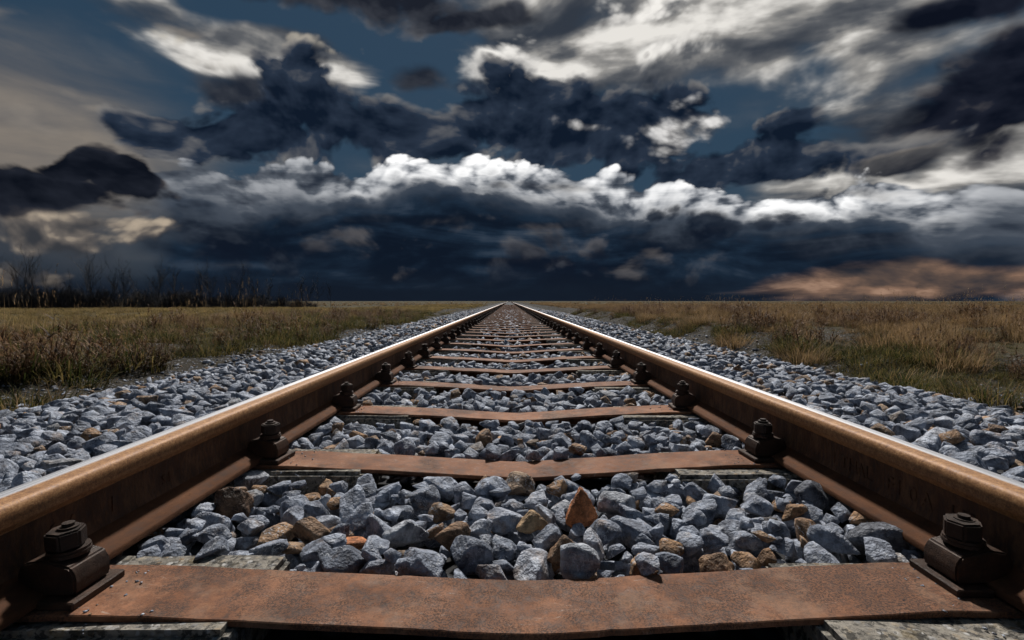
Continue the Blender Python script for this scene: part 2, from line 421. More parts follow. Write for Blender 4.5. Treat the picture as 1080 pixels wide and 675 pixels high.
def make_head(name, sign):
    """rail head: polished where the wheels run, brown rust on the gauge side; position across the head decides"""
    m, nt, bs, out = material(name)
    p = obj_coord(nt)
    x, y, z = nt.xyz(p)
    streak = nt.noise(nt.vmath('MULTIPLY', p, (260.0, 1.2, 260.0)), 1.0, 4.0, 0.6)
    long_n = nt.noise(nt.vmath('MULTIPLY', p, (30.0, 0.9, 30.0)), 1.0, 4.0, 0.6)
    b = nt.noise(p, 90.0, 5.0, 0.65)
    u = x * sign                                       # > 0 towards the field side
    top = nt.smooth(z, 0.1440, 0.1475)
    band = nt.smooth(u + (long_n - 0.5) * 0.008 + (streak - 0.5) * 0.006, -0.004, 0.006) * top
    spk = nt.noise(p, 330.0, 4.0, 0.65)
    rust = nt.ramp(b * 0.36 + streak * 0.06 + spk * 0.42 + long_n * 0.16, [(0.38, (0.12, 0.052, 0.020)), (0.5, (0.31, 0.150, 0.056)), (0.62, (0.50, 0.285, 0.130))])
    steel = nt.ramp(streak, [(0.3, (0.62, 0.62, 0.64)), (0.7, (0.82, 0.82, 0.84))])
    nt.put(bs.inputs['Base Color'], nt.mix(band, rust, steel))
    nt.put(bs.inputs['Metallic'], nt.lin(band, 0.0, 1.0, 0.10, 1.0))
    nt.put(bs.inputs['Roughness'], nt.mixf(band, nt.lin(spk, 0.3, 0.7, 0.50, 0.75), nt.lin(streak, 0.3, 0.7, 0.44, 0.58)))
    bump(nt, bs, streak * 0.25 + (b * 0.5 + spk * 0.5) * nt.lin(band, 0.0, 1.0, 1.0, 0.1), 0.30, 0.002)
    return m
M_HEAD_L = make_head('worn_rail_head_a', -1.0)
M_HEAD_R = make_head('worn_rail_head_b', 1.0)

def make_concrete():
    m, nt, bs, out = material('weathered_concrete')
    p = pos_coord(nt)
    ag = nt.voronoi(p, 95.0, 'F1', 'Distance')
    agc = nt.voronoi(p, 95.0, 'F1', 'Color')
    r, g, b = nt.xyz(agc)
    n = nt.noise(p, 30.0, 6.0, 0.65)
    c = nt.ramp(n, [(0.3, (0.10, 0.092, 0.078)), (0.5, (0.21, 0.19, 0.16)), (0.7, (0.33, 0.30, 0.25))])
    peb = nt.ramp(r, [(0.0, (0.22, 0.15, 0.085)), (0.3, (0.30, 0.26, 0.20)), (0.6, (0.12, 0.115, 0.11)), (1.0, (0.45, 0.44, 0.42))])
    c = nt.mix(nt.smooth(ag, 0.55, 0.36) * nt.smooth(g, 0.15, 0.3) * 0.9, c, peb)
    c = nt.mix(nt.smooth(nt.noise(p, 70.0, 4.0, 0.65), 0.50, 0.58) * 0.85, c, (0.026, 0.024, 0.020))
    c = nt.mix(nt.smooth(nt.noise(p, 18.0, 3.0, 0.6), 0.58, 0.70) * 0.35, c, (0.24, 0.17, 0.06))
    nt.put(bs.inputs['Base Color'], c)
    bs.inputs['Roughness'].default_value = 0.9
    bump(nt, bs, n * 0.8 - ag * 0.9 * g + nt.noise(p, 55.0, 4.0, 0.6) * -1.0, 0.9, 0.006)
    return m
M_CONC = make_concrete()

def make_bed():
    m, nt, bs, out = material('ballast_fines')
    p = pos_coord(nt)
    d = nt.voronoi(p, 22.0, 'F1', 'Distance')
    cc = nt.voronoi(p, 22.0, 'F1', 'Color')
    r, g, b = nt.xyz(cc)
    c = nt.ramp(r, [(0.0, (0.02, 0.022, 0.027)), (0.5, (0.055, 0.060, 0.072)), (0.9, (0.10, 0.108, 0.125)), (1.0, (0.09, 0.06, 0.04))])
    c = nt.mix(nt.smooth(d, 0.35, 0.6), c, (0.012, 0.012, 0.013))
    # brake dust and rust between the rails
    nt.put(bs.inputs['Base Color'], c)
    bs.inputs['Roughness'].default_value = 0.9
    bump(nt, bs, d * -1.0 + r * 0.5, 0.7, 0.015)
    return m
M_BED = make_bed()

def make_ground():
    m, nt, bs, out = material('field_soil')
    p = pos_coord(nt)
    x, y, z = nt.xyz(p)
    n = nt.noise(p, 1.1, 6.0, 0.6)
    f = nt.noise(p, 24.0, 5.0, 0.65)
    soil = nt.ramp(f, [(0.3, (0.014, 0.012, 0.009)), (0.55, (0.040, 0.034, 0.025)), (0.75, (0.095, 0.086, 0.072))])
    peb = nt.voronoi(p, 30.0, 'F1', 'Distance')
    px_, py_, pz_ = nt.xyz(nt.voronoi(p, 30.0, 'F1', 'Color'))
    grit = nt.smooth(peb, 0.40, 0.28) * nt.smooth(px_, 0.55, 0.62)
    soil = nt.mix(grit * 0.9, soil, nt.mix(py_, (0.12, 0.125, 0.14), (0.30, 0.30, 0.31)))
    ax = nt.math('ABSOLUTE', x)
    far = nt.math('SQRT', x * x + y * y)
    turf = nt.ramp(nt.noise(nt.vmath('MULTIPLY', p, (0.35, 0.12, 1.0)), 1.0, 6.0, 0.65), [(0.35, (0.024, 0.022, 0.010)), (0.5, (0.055, 0.043, 0.020)), (0.66, (0.085, 0.064, 0.032))])
    turf = nt.mix(nt.smooth(f, 0.35, 0.65) * 0.5, turf, (0.06, 0.052, 0.023))
    c = nt.mix(nt.smooth(ax + (n - 0.5) * 1.8, 4.0, 5.4), soil, turf)
    nt.put(bs.inputs['Base Color'], c)
    bs.inputs['Roughness'].default_value = 0.95
    bs.inputs['Specular IOR Level'].default_value = 0.15
    bump(nt, bs, f + grit * 0.6, 0.8, 0.02)
    return m
M_GROUND = make_ground()

def make_blade(name, base, tip, dry, transl=0.45):
    m, nt, bs, out = material(name)
    h = attr(nt, 'h')
    r = nt.math('FRACT', attr(nt, 'rnd') + obj_random(nt))
    c = nt.mix(nt.smooth(h, 0.05, 0.85), base, tip)
    c = nt.mix(nt.smooth(r, 0.35, 0.95), c, dry)
    c = nt.mix(1.0, c, nt.mix(obj_random(nt), (0.65, 0.65, 0.65), (1.25, 1.25, 1.25)), 'MULTIPLY')
    nt.put(bs.inputs['Base Color'], c)
    bs.inputs['Roughness'].default_value = 0.7
    bs.inputs['Specular IOR Level'].default_value = 0.25
    tr = nt.new('ShaderNodeBsdfTranslucent')
    nt.put(tr.inputs['Color'], c)
    mx = nt.new('ShaderNodeMixShader')
    mx.inputs[0].default_value = transl
    nt.t.links.new(bs.outputs[0], mx.inputs[1]); nt.t.links.new(tr.outputs[0], mx.inputs[2])
    nt.t.links.new(mx.outputs[0], out.inputs['Surface'])
    return m
M_GREEN = make_blade('green_grass', (0.009, 0.012, 0.004), (0.060, 0.070, 0.018), (0.21, 0.155, 0.058))
M_STRAW = make_blade('straw_grass', (0.024, 0.020, 0.009), (0.28, 0.178, 0.078), (0.38, 0.255, 0.14))
M_FIELD = make_blade('field_grass', (0.050, 0.042, 0.016), (0.30, 0.215, 0.085), (0.36, 0.27, 0.12))
M_BROWN = make_blade('brown_weed', (0.030, 0.018, 0.011), (0.19, 0.098, 0.046), (0.29, 0.175, 0.095), 0.3)

def make_bark():
    m, nt, bs, out = material('bare_twig_bark')
    c = nt.mix(nt.noise(pos_coord(nt), 4.0, 3.0, 0.6), (0.030, 0.029, 0.031), (0.075, 0.070, 0.072))
    nt.put(bs.inputs['Base Color'], c)
    bs.inputs['Roughness'].default_value = 0.9
    return m
M_BARK = make_bark()

# ---------------------------------------------------------------- mesh helpers
def mesh_from(name, v, f, mat=None, smooth=False, attrs=None):
    v = np.asarray(v, dtype=np.float32)
    me = bpy.data.meshes.new(name)
    if isinstance(f, np.ndarray) and f.ndim == 2:
        k = f.shape[1]
        me.vertices.add(len(v)); me.vertices.foreach_set('co', v.ravel())
        me.loops.add(f.size); me.loops.foreach_set('vertex_index', f.astype(np.int32).ravel())
        me.polygons.add(len(f))
        me.polygons.foreach_set('loop_start', np.arange(0, f.size, k, dtype=np.int32))
        me.update(calc_edges=True)
    else:
        me.from_pydata([tuple(p) for p in v], [], f)
        me.update()
    if smooth:
        me.polygons.foreach_set('use_smooth', np.ones(len(me.polygons), dtype=bool))
    for k, a in (attrs or {}).items():
        at = me.attributes.new(k, 'FLOAT', 'POINT')
        at.data.foreach_set('value', np.asarray(a, dtype=np.float32))
    if mat: me.materials.append(mat)
    return me
def link(name, me, parent=None, loc=(0, 0, 0)):
    o = bpy.data.objects.new(name, me)
    COL.objects.link(o)
    o.location = loc
    if parent is not None: o.parent = parent
    return o
def tag(o, label=None, cat=None, group=None, kind=None):
    if label: o['label'] = label
    if cat: o['category'] = cat
    if group: o['group'] = group
    if kind: o['kind'] = kind
    return o
def empty(name, loc):
    o = bpy.data.objects.new(name, None)
    o.empty_display_size = 0.05
    COL.objects.link(o)
    o.location = loc
    return o
def bm_mesh(name, bm, mat=None, smooth=False, sharp=None):
    me = bpy.data.meshes.new(name)
    bmesh.ops.recalc_face_normals(bm, faces=bm.faces)
    bm.to_mesh(me); bm.free()
    if smooth:
        me.polygons.foreach_set('use_smooth', np.ones(len(me.polygons), dtype=bool))
        if sharp: me.set_sharp_from_angle(angle=math.radians(sharp))
    if mat: me.materials.append(mat)
    return me
def bm_box(bm, x0, x1, y0, y1, z0, z1):
    vs = [bm.verts.new(p) for p in ((x0, y0, z0), (x1, y0, z0), (x1, y1, z0), (x0, y1, z0), (x0, y0, z1), (x1, y0, z1), (x1, y1, z1), (x0, y1, z1))]
    for q in ((0, 3, 2, 1), (4, 5, 6, 7), (0, 1, 5, 4), (1, 2, 6, 5), (2, 3, 7, 6), (3, 0, 4, 7)):
        bm.faces.new([vs[i] for i in q])
    return vs
def prism(bm, pts, z0, z1):
    a = [bm.verts.new((x, y, z0)) for x, y in pts]; b = [bm.verts.new((x, y, z1)) for x, y in pts]
    n = len(pts)
    bm.faces.new(a[::-1]); bm.faces.new(b)
    for i in range(n): bm.faces.new((a[i], a[(i + 1) % n], b[(i + 1) % n], b[i]))
def fnoise(seed):
    """cheap smooth 3-d noise for numpy arrays: a few random sine waves"""
    r = np.random.default_rng(seed)
    k = r.normal(size=(14, 3)); ph = r.uniform(0, 6.28, 14); am = r.uniform(0.4, 1.0, 14)
    def f(p, s=1.0):
        p = np.asarray(p) * s
        return (np.sin(p @ k.T + ph) * am).sum(-1) / 4.0
    return f

# ---------------------------------------------------------------- ground and ballast bed
gn = fnoise(3)
def ground_z(x, y):
    """height of the natural ground: trackside hollow, low banks, flat fields"""
    x = np.asarray(x, dtype=float); y = np.asarray(y, dtype=float)
    ax = np.abs(x)
    def ss(a, b, t):
        t = np.clip((t - a) / (b - a), 0, 1); return t * t * (3 - 2 * t)
    wob = 0.35 * np.sin(y * 0.9 + 1.3 * np.sign(x)) + 0.22 * np.sin(y * 2.3 + x * 0.4)
    z = -0.225 + 0.0 * x
    near = 1.0 - ss(4.5, 7.0, y)
    right = (ss(2.95, 3.6, ax + wob * 0.5) * (1 - near) + ss(2.95, 4.9, ax + wob * 0.6) * near) * 0.20 + ss(4.0, 6.0, ax) * 0.02
    left = ss(3.0, 4.4, ax + wob * 0.6) * 0.08 + ss(5.0, 12.0, ax) * -0.01
    z = z + np.where(x > 0, right, left)
    rough = (gn(np.stack([x, y, 0 * x], -1), 2.1) * 0.030 + gn(np.stack([y, x, 0 * x], -1), 4.7) * 0.022) * (1.0 + 0.7 * (1 - ss(5.5, 8.0, ax))) * ss(2.4, 3.2, ax) * (1 - ss(30, 60, np.hypot(x, y)))
    return z + rough
def axis(parts):
    out = []
    for a, b, n in parts: out += list(np.linspace(a, b, n, endpoint=False))
    return out + [parts[-1][1]]
gx = axis([(-3000, -300, 6), (-300, -40, 10), (-40, -12, 16), (-12, -6, 24), (-6, -2.2, 48), (-2.2, 2.2, 6), (2.2, 6, 48), (6, 12, 24), (12, 40, 16), (40, 300, 10), (300, 3000, 6)])
gy = axis([(-400, -20, 6), (-20, -2, 12), (-2, 14, 130), (14, 40, 60), (40, 120, 20), (120, 600, 12), (600, 4000, 8)])
GX, GY = np.meshgrid(np.array(gx), np.array(gy), indexing='ij')
GZ = ground_z(GX, GY)
nx, ny = GX.shape
ii = np.arange(nx * ny).reshape(nx, ny)
gf = np.stack([ii[:-1, :-1].ravel(), ii[1:, :-1].ravel(), ii[1:, 1:].ravel(), ii[:-1, 1:].ravel()], -1)
ground = link('ground', mesh_from('ground', np.stack([GX.ravel(), GY.ravel(), GZ.ravel()], -1), gf, M_GROUND, True))
tag(ground, 'dark stony soil and flat dry fields on both sides of the railway line', kind='structure')

def bed_z(x):
    """surface the loose stones lie on"""
    ax = np.abs(x)
    return np.interp(ax, [0.0, 0.62, 0.80, 1.20, 1.65, 2.05, 2.42, 2.62], [-0.095, -0.088, -0.088, -0.085, -0.100, -0.145, -0.190, -0.245])
bx_ = np.concatenate([np.linspace(-2.62, -1.2, 12), np.linspace(-1.0, 1.0, 9), np.linspace(1.2, 2.62, 12)])
by_ = np.array(axis([(-4, 14, 60), (14, 60, 60), (60, 260, 40)]))
BX, BY = np.meshgrid(bx_, by_, indexing='ij')
far_lift = np.interp(BY, [24.0, 30.0], [0.0, 0.055])                    # beyond the modelled stones the bed itself is the surface
BZ = bed_z(BX) + far_lift + gn(np.stack([BX, BY, 0 * BX], -1), 5.0) * 0.008
nx, ny = BX.shape
ii = np.arange(nx * ny).reshape(nx, ny)
bf = np.stack([ii[:-1, :-1].ravel(), ii[1:, :-1].ravel(), ii[1:, 1:].ravel(), ii[:-1, 1:].ravel()], -1)
ballast = link('ballast_bed', mesh_from('ballast_bed', np.stack([BX.ravel(), BY.ravel(), BZ.ravel()], -1), bf, M_BED, True))
tag(ballast, 'bed of blue grey crushed stone under and beside the track', kind='structure')

# ---------------------------------------------------------------- rails
RAIL_X = 0.751
RAIL_END = 260.0
HALF = [(0.0625, 0.0), (0.0625, 0.0095), (0.0600, 0.0125), (0.040, 0.0185), (0.020, 0.0255), (0.0115, 0.0325), (0.0085, 0.045), (0.0075, 0.062),
        (0.0075, 0.085), (0.0090, 0.100), (0.0135, 0.108), (0.0220, 0.1125), (0.0310, 0.1160), (0.0335, 0.1195), (0.0340, 0.1345), (0.0330, 0.1400),
        (0.0310, 0.1445), (0.0275, 0.1475), (0.0200, 0.1486), (0.0, 0.1490)]
ys = axis([(-4, 8, 25), (8, 60, 26), (60, RAIL_END, 20)])
def strip(name, prof, mat):
    """sweep an open or closed profile of (x, z) points along the line"""
    n = len(prof)
    v = [(x, y, z) for y in ys for x, z in prof]
    f = [(r * n + i, r * n + i + 1, (r + 1) * n + i + 1, (r + 1) * n + i) for r in range(len(ys) - 1) for i in range(n - 1)]
    f.append(tuple(range(n))[::-1])
    f.append(tuple((len(ys) - 1) * n + i for i in range(n)))
    me = mesh_from(name, v, f, mat, True)
    me.set_sharp_from_angle(angle=math.radians(40))
    return me
def sym(seg, close=True):
    p = [(x, z) for x, z in seg] + [(-x, z) for x, z in reversed(seg) if x > 1e-6]
    return p
foot_prof = sym(HALF[0:6]); foot_prof.append(foot_prof[0])
web_prof = [(x, z) for x, z in HALF[5:10]] + [(-x, z) for x, z in reversed(HALF[5:10])]; web_prof.append(web_prof[0])
head_prof = sym(HALF[9:]); head_prof.append(head_prof[0])
def letters(side, root_web, words):
    """raised rolling marks on the inner face of the web"""
    for word, y0, size in words:
        step = size * 0.66
        for i, ch in enumerate(word):
            if ch == ' ': continue
            cu = bpy.data.curves.new('mark', 'FONT')
            cu.body = ch; cu.size = size; cu.extrude = 0.0011; cu.resolution_u = 2
            tmp = bpy.data.objects.new('mark', cu)
            me = bpy.data.meshes.new_from_object(tmp)
            bpy.data.objects.remove(tmp); bpy.data.curves.remove(cu)
            me.materials.clear(); me.materials.append(M_WEB)
            # letters run along the rail, upright, reading from inside the track
            if side < 0:
                mt = Matrix(((0, 0, 1, 0), (1, 0, 0, 0), (0, 1, 0, 0), (0, 0, 0, 1)))
                y = y0 + step * i
            else:
                mt = Matrix(((0, 0, -1, 0), (-1, 0, 0, 0), (0, 1, 0, 0), (0, 0, 0, 1)))
                y = y0 - step * i
            me.transform(mt)
            link('raised_letter', me, root_web, (-side * 0.0082, y, 0.050))
for side, mh in ((-1, M_HEAD_L), (1, M_HEAD_R)):
    r = empty('rail', (side * RAIL_X, 0, 0.004))
    link('rail_foot', strip('rail_foot', foot_prof, M_FOOT), r)
    web = link('rail_web', strip('rail_web', web_prof, M_WEB), r)
    link('rail_head', strip('rail_head', head_prof, mh), r)
    if side < 0:
        tag(r, 'long rusty steel rail with shiny top, on the side of the bare trees', 'rail', 'rails of the track')
        letters(side, web, [('TPE', 0.590, 0.044), ('0A', 0.760, 0.044), ('1', 0.875, 0.040), ('SI', 1.010, 0.030)])
    else:
        tag(r, 'long rusty steel rail with shiny top, on the side without trees', 'rail', 'rails of the track')
        letters(side, web, [('ITHAL', 1.150, 0.040), ('FI0A', 0.985, 0.042), ('US', 0.840, 0.042)])

# ---------------------------------------------------------------- sleepers
SL_Y0, SL_D = 0.735, 0.622
BAR_H = 0.066
def sag(x):
    t = np.clip((0.60 - np.sqrt(x * x + 0.0012)) / 0.565, 0, 1)
    return -0.028 * (t ** 1.15)
def bar_mesh(seed, fine):
    """bent steel angle: top flange with a drop flange along its far edge"""
    r = np.random.default_rng(seed)
    xs = np.linspace(-1.02, 1.02, 121 if fine else 17)
    nb = fnoise(seed); bend = r.uniform(0.75, 1.2) if seed != 40 else 1.0
    th = 0.009
    prof = [(-BAR_H, -th), (-BAR_H, -0.0015), (-BAR_H + 0.0015, 0.0), (BAR_H - 0.0015, 0.0), (BAR_H, -0.0015), (BAR_H, -0.060), (BAR_H - th, -0.060), (BAR_H - th, -th)]
    n = len(prof)
    v = []
    for x in xs:
        dz = float(sag(x)) * bend + 0.0008 * math.sin(x * 9.0 + seed)
        wob = 0.0012 * math.sin(x * 7.0 + seed * 2.0)
        for y, z in prof:                                            # knocked and flaked edges, shallow dents
            q = np.array([x, y, z])
            dent = 0.0010 * float(nb(q, 22.0)) if fine else 0.0
            chip = 0.0016 * max(0.0, float(nb(q + 5.0, 70.0)) - 0.25) * np.sign(y) if fine else 0.0
            v.append((x, y + wob - chip, z + dz + dent))
    f = [(i * n + j, i * n + (j + 1) % n, (i + 1) * n + (j + 1) % n, (i + 1) * n + j) for i in range(len(xs) - 1) for j in range(n)]
    f += [tuple(range(n)), tuple((len(xs) - 1) * n + j for j in range(n))[::-1]]
    me = mesh_from('tie_bar', v, f, M_BAR, True)
    me.set_sharp_from_angle(angle=math.radians(35))
    return me
def block_mesh(seed, fine):
    bm = bmesh.new()
    bm_box(bm, 0.405, 1.14, -0.122, 0.092, -0.19, -0.0095)
    bmesh.ops.bevel(bm, geom=[e for e in bm.edges], offset=0.010, segments=2, affect='EDGES')
    if fine:
        bmesh.ops.subdivide_edges(bm, edges=[e for e in bm.edges if e.calc_length() > 0.05], cuts=9, use_grid_fill=True)
        nf = fnoise(seed)
        bm.normal_update()
        for v in bm.verts:
            p = np.array(v.co)
            d = float(nf(p, 60.0)) * 0.0022 + float(nf(p + 3.0, 21.0)) * 0.0022
            if v.co.z > -0.02 and abs(v.co.y) < 0.075: d = min(d, 0.0) - 0.001
            v.co += v.normal * d
    bmesh.ops.triangulate(bm, faces=bm.faces)
    return bm_mesh('concrete_block', bm, M_CONC, True, 45)
def clip_meshes(seed):
    """rail clip: clamp that grips the rail foot, its base; bolt, washer and nut on top. built for the +x side of a rail"""
    bm = bmesh.new()
    bm_box(bm, 0.064, 0.118, -0.046, 0.046, 0.0005, 0.012)
    bmesh.ops.bevel(bm, geom=[e for e in bm.edges], offset=0.002, segments=1, affect='EDGES')
    b1 = bm_mesh('base_plate', bm, M_CLIP)
    bm = bmesh.new()
    prof = [(0.022, 0.034), (0.040, 0.0255), (0.0635, 0.0175), (0.066, 0.0125), (0.104, 0.0125), (0.108, 0.018), (0.108, 0.040), (0.100, 0.054), (0.060, 0.064), (0.034, 0.060), (0.024, 0.050)]
    w = 0.031
    a = [bm.verts.new((x, -w, z)) for x, z in prof]; b = [bm.verts.new((x, w, z)) for x, z in prof]
    n = len(prof)
    bm.faces.new(a); bm.faces.new(b[::-1])
    for i in range(n): bm.faces.new((a[i], b[i], b[(i + 1) % n], a[(i + 1) % n]))
    bmesh.ops.bevel(bm, geom=[e for e in bm.edges], offset=0.0028, segments=2, affect='EDGES')
    c1 = bm_mesh('clamp', bm, M_CLIP, True, 40)
    bm = bmesh.new()
    cx = 0.072
    circ = lambda r, k, ph=0.0: [(r * math.cos(ph + 2 * math.pi * i / k), r * math.sin(ph + 2 * math.pi * i / k)) for i in range(k)]
    prism(bm, circ(0.0265, 20), 0.0610, 0.0665)            # spring washer, two turns
    prism(bm, circ(0.0255, 20, 0.1), 0.0670, 0.0710)
    w1 = bm_mesh('washer', bm, M_CLIP)
    bm = bmesh.new()
    prism(bm, circ(0.0250, 6, 0.35), 0.0715, 0.0985)
    bmesh.ops.bevel(bm, geom=[e for e in bm.edges], offset=0.0028, segments=2, affect='EDGES')
    n1_ = bm_mesh('nut', bm, M_NUT, True, 35)
    bm = bmesh.new()
    prism(bm, circ(0.0130, 14), 0.060, 0.106)
    bmesh.ops.bevel(bm, geom=[e for e in bm.edges if abs(e.verts[0].co.z - 0.106) < 1e-4 and abs(e.verts[1].co.z - 0.106) < 1e-4], offset=0.005, segments=2, affect='EDGES')
    s1 = bm_mesh('bolt', bm, M_NUT, True, 40)
    return b1, c1, w1, n1_, s1
BASE_P, CLAMP, WASHER, NUT, BOLT = clip_meshes(5)
def simple_clip():
    bm = bmesh.new()
    bm_box(bm, 0.064, 0.134, -0.050, 0.050, 0.0005, 0.014)
    bm_box(bm, 0.030, 0.120, -0.036, 0.036, 0.0135, 0.062)
    prism(bm, [(0.072 + 0.025 * math.cos(i * math.pi / 3), 0.025 * math.sin(i * math.pi / 3)) for i in range(6)], 0.0635, 0.104)
    return bm_mesh('rail_clip', bm, M_CLIP)
CLIP_FAR = simple_clip()
BAR_FINE = [bar_mesh(40 + i, True) for i in range(4)]
BAR_FAR = bar_mesh(60, False)
BLOCK_FINE = [block_mesh(80 + i, True) for i in range(3)]
BLOCK_FAR = block_mesh(99, False)
ORD = ['first', 'second', 'third', 'fourth', 'fifth', 'sixth', 'seventh', 'eighth', 'ninth', 'tenth', 'eleventh', 'twelfth']
SLEEPER_Y = []
N_SL = 96
for k in range(N_SL):
    y = SL_Y0 + SL_D * k + (random.uniform(-0.012, 0.012) if k > 2 else 0.0)
    SLEEPER_Y.append(y)
    s = empty('sleeper', (0, y, 0))
    s.rotation_euler.z = random.uniform(-0.004, 0.004) if k > 1 else 0.0
    if k == 0: lab = 'wide rusty steel bar sleeper with dark scuffs and painted shade across the bottom of the picture'
    elif k < 12: lab = 'rusty steel bar sleeper on concrete blocks, %s one counted from the front' % ORD[k]
    else: lab = 'far sleeper, a thin rusty line, beyond the twelfth from the front'
    tag(s, lab, 'sleeper', 'sleepers under the rails')
    fine = k < 8
    b = link('tie_bar', BAR_FINE[k % 4] if fine else BAR_FAR, s)
    b['wear_shade'] = 1.0 if k == 0 else random.uniform(0.0, 0.5)              # random grime; the front bar's full value also paints shade into its colour
    for sd in (-1, 1):
        c = link('concrete_block', BLOCK_FINE[(k + (sd > 0)) % 3] if fine else BLOCK_FAR, s)
        if sd < 0: c.rotation_euler.z = math.pi
        for inner in (1, 0):
            if not inner and k >= 16: continue
            if k < 14:
                cl = link('rail_clip', CLAMP, s, (sd * RAIL_X, 0, 0))
                link('base_plate', BASE_P, cl); link('washer', WASHER, cl, (0.072, 0, 0)); link('bolt', BOLT, cl, (0.072, 0, random.uniform(-0.002, 0.006)))
                nu = link('nut', NUT, cl, (0.072, 0, random.uniform(-0.0003, 0.002)))
                nu.rotation_euler = (random.uniform(-0.04, 0.04), random.uniform(-0.04, 0.04), random.uniform(0, 1.05))
            else:
                cl = link('rail_clip', CLIP_FAR, s, (sd * RAIL_X, 0, 0))
            towards = -sd if inner else sd
            if towards < 0: cl.rotation_euler.z = math.pi
            cl.rotation_euler.z += random.uniform(-0.10, 0.10)
            cl.location.y = random.uniform(-0.010, 0.010)

# ---------------------------------------------------------------- loose ballast stones
def ico(sub):
    bm = bmesh.new()
    bmesh.ops.create_icosphere(bm, subdivisions=sub, radius=1.0)
    v = np.array([p.co[:] for p in bm.verts]); f = np.array([[q.index for q in t.verts] for t in bm.faces])
    bm.free()
    return v, f
ICO3 = ico(4)
def near_stone(seed, rough=1.0, peak=False):
    """crushed rock: a ball cut by random planes, edges a little worn, surface uneven; unit half-axes"""
    r = np.random.default_rng(seed)
    v, f = ICO3
    K = int(r.integers(9, 14))
    nrm = r.normal(size=(K, 3)); nrm /= np.linalg.norm(nrm, axis=1)[:, None]
    d = r.uniform(0.40, 0.90, K)
    if peak:                                                      # steep sides that meet in a point
        th = np.array([0.4, 1.6, 2.9, 4.1, 5.3]); nrm = np.stack([np.cos(th) * 0.88, np.sin(th) * 0.88, 0 * th + 0.47], -1)
        nrm = np.concatenate([nrm, [[0, 0, -1.0], [0.5, -0.6, -0.62], [0.72, -0.69, 0.05], [0.42, -0.15, 0.89], [-0.75, -0.3, 0.58]]]); d = np.array([0.46, 0.54, 0.47, 0.50, 0.46, 0.75, 0.75, 0.66, 0.66, 0.50])
    dots = v @ nrm.T
    rad = np.where(dots > 0.05, d / np.maximum(dots, 0.05), 9.0)
    k = 70.0
    rr = -np.log(np.exp(-k * np.minimum(rad, 2.0)).sum(1) + np.exp(-k * (0.98 if peak else 1.15))) / k
    p = v * rr[:, None]
    nf = fnoise(seed + 500); ng = fnoise(seed + 900)
    p *= (1.0 + rough * (0.030 * nf(p, 3.5) + 0.020 * ng(p, 9.0) + 0.016 * np.abs(nf(p, 15.0)) + 0.008 * ng(p, 33.0)))[:, None]
    p -= (p.max(0) + p.min(0)) / 2
    p /= (p.max(0) - p.min(0)) / 2
    return p, f
def hull_stone(seed, npts, bevel):
    r = np.random.default_rng(seed)
    p = r.normal(size=(npts, 3)); p /= np.linalg.norm(p, axis=1)[:, None]
    p *= r.uniform(0.62, 1.15, npts)[:, None]
    bm = bmesh.new()
    for q in p: bm.verts.new(q)
    res = bmesh.ops.convex_hull(bm, input=bm.verts)
    bmesh.ops.delete(bm, geom=[g for g in bm.verts if not g.link_faces], context='VERTS')
    if bevel:
        bmesh.ops.dissolve_limit(bm, angle_limit=math.radians(14), verts=bm.verts, edges=bm.edges)
        bmesh.ops.bevel(bm, geom=[e for e in bm.edges], offset=0.05, segments=1, affect='EDGES', clamp_overlap=True)
    bmesh.ops.triangulate(bm, faces=bm.faces)
    bm.verts.index_update()
    v = np.array([q.co[:] for q in bm.verts]); f = np.array([[q.index for q in t.verts] for t in bm.faces])
    bm.free()
    v -= (v.max(0) + v.min(0)) / 2
    v /= (v.max(0) - v.min(0)) / 2
    return v, f
MID = [hull_stone(200 + i, 12, True) for i in range(24)]
FAR = [hull_stone(300 + i, 9, False) for i in range(16)]

# height field that the stones are dropped on, one by one
CELL = 0.010
X0, X1, Y0, Y1 = -2.75, 2.75, 0.30, 27.0
HN = (int((X1 - X0) / CELL), int((Y1 - Y0) / CELL))
cxs = X0 + (np.arange(HN[0]) + 0.5) * CELL
cys = Y0 + (np.arange(HN[1]) + 0.5) * CELL
HF = np.repeat(bed_z(cxs)[:, None], HN[1], 1).astype(np.float32)
BLK = np.zeros(HN, dtype=bool)                                   # no stone may be centred here
def rect(x0, x1, y0, y1, z=None, block=True):
    i0, i1 = max(0, int((x0 - X0) / CELL)), max(0, int((x1 - X0) / CELL) + 1)
    j0, j1 = max(0, int((y0 - Y0) / CELL)), max(0, int((y1 - Y0) / CELL) + 1)
    if z is not None: HF[i0:i1, j0:j1] = np.maximum(HF[i0:i1, j0:j1], z)
    if block: BLK[i0:i1, j0:j1] = True
for y in SLEEPER_Y + [SL_Y0 - SL_D]:
    if y > Y1: break
    rect(-1.14, -0.41, y - 0.095, y + 0.09, 0.0); rect(0.41, 1.14, y - 0.095, y + 0.09, 0.0)
    for a in np.arange(-0.42, 0.42, 0.06):
        open_mid = y > 3.4 and abs(a) < 0.16 and random.random() < 0.45   # stones lie on the sagging middle of far bars
        rect(a, a + 0.06, y - BAR_H - 0.004, y + BAR_H + 0.004, float(sag(a)), not open_mid)
for sd in (-1, 1):
    rect(sd * RAIL_X - 0.048, sd * RAIL_X + 0.048, Y0, Y1)
    rect(sd * RAIL_X - 0.036, sd * RAIL_X + 0.036, Y0, Y1, 0.15)

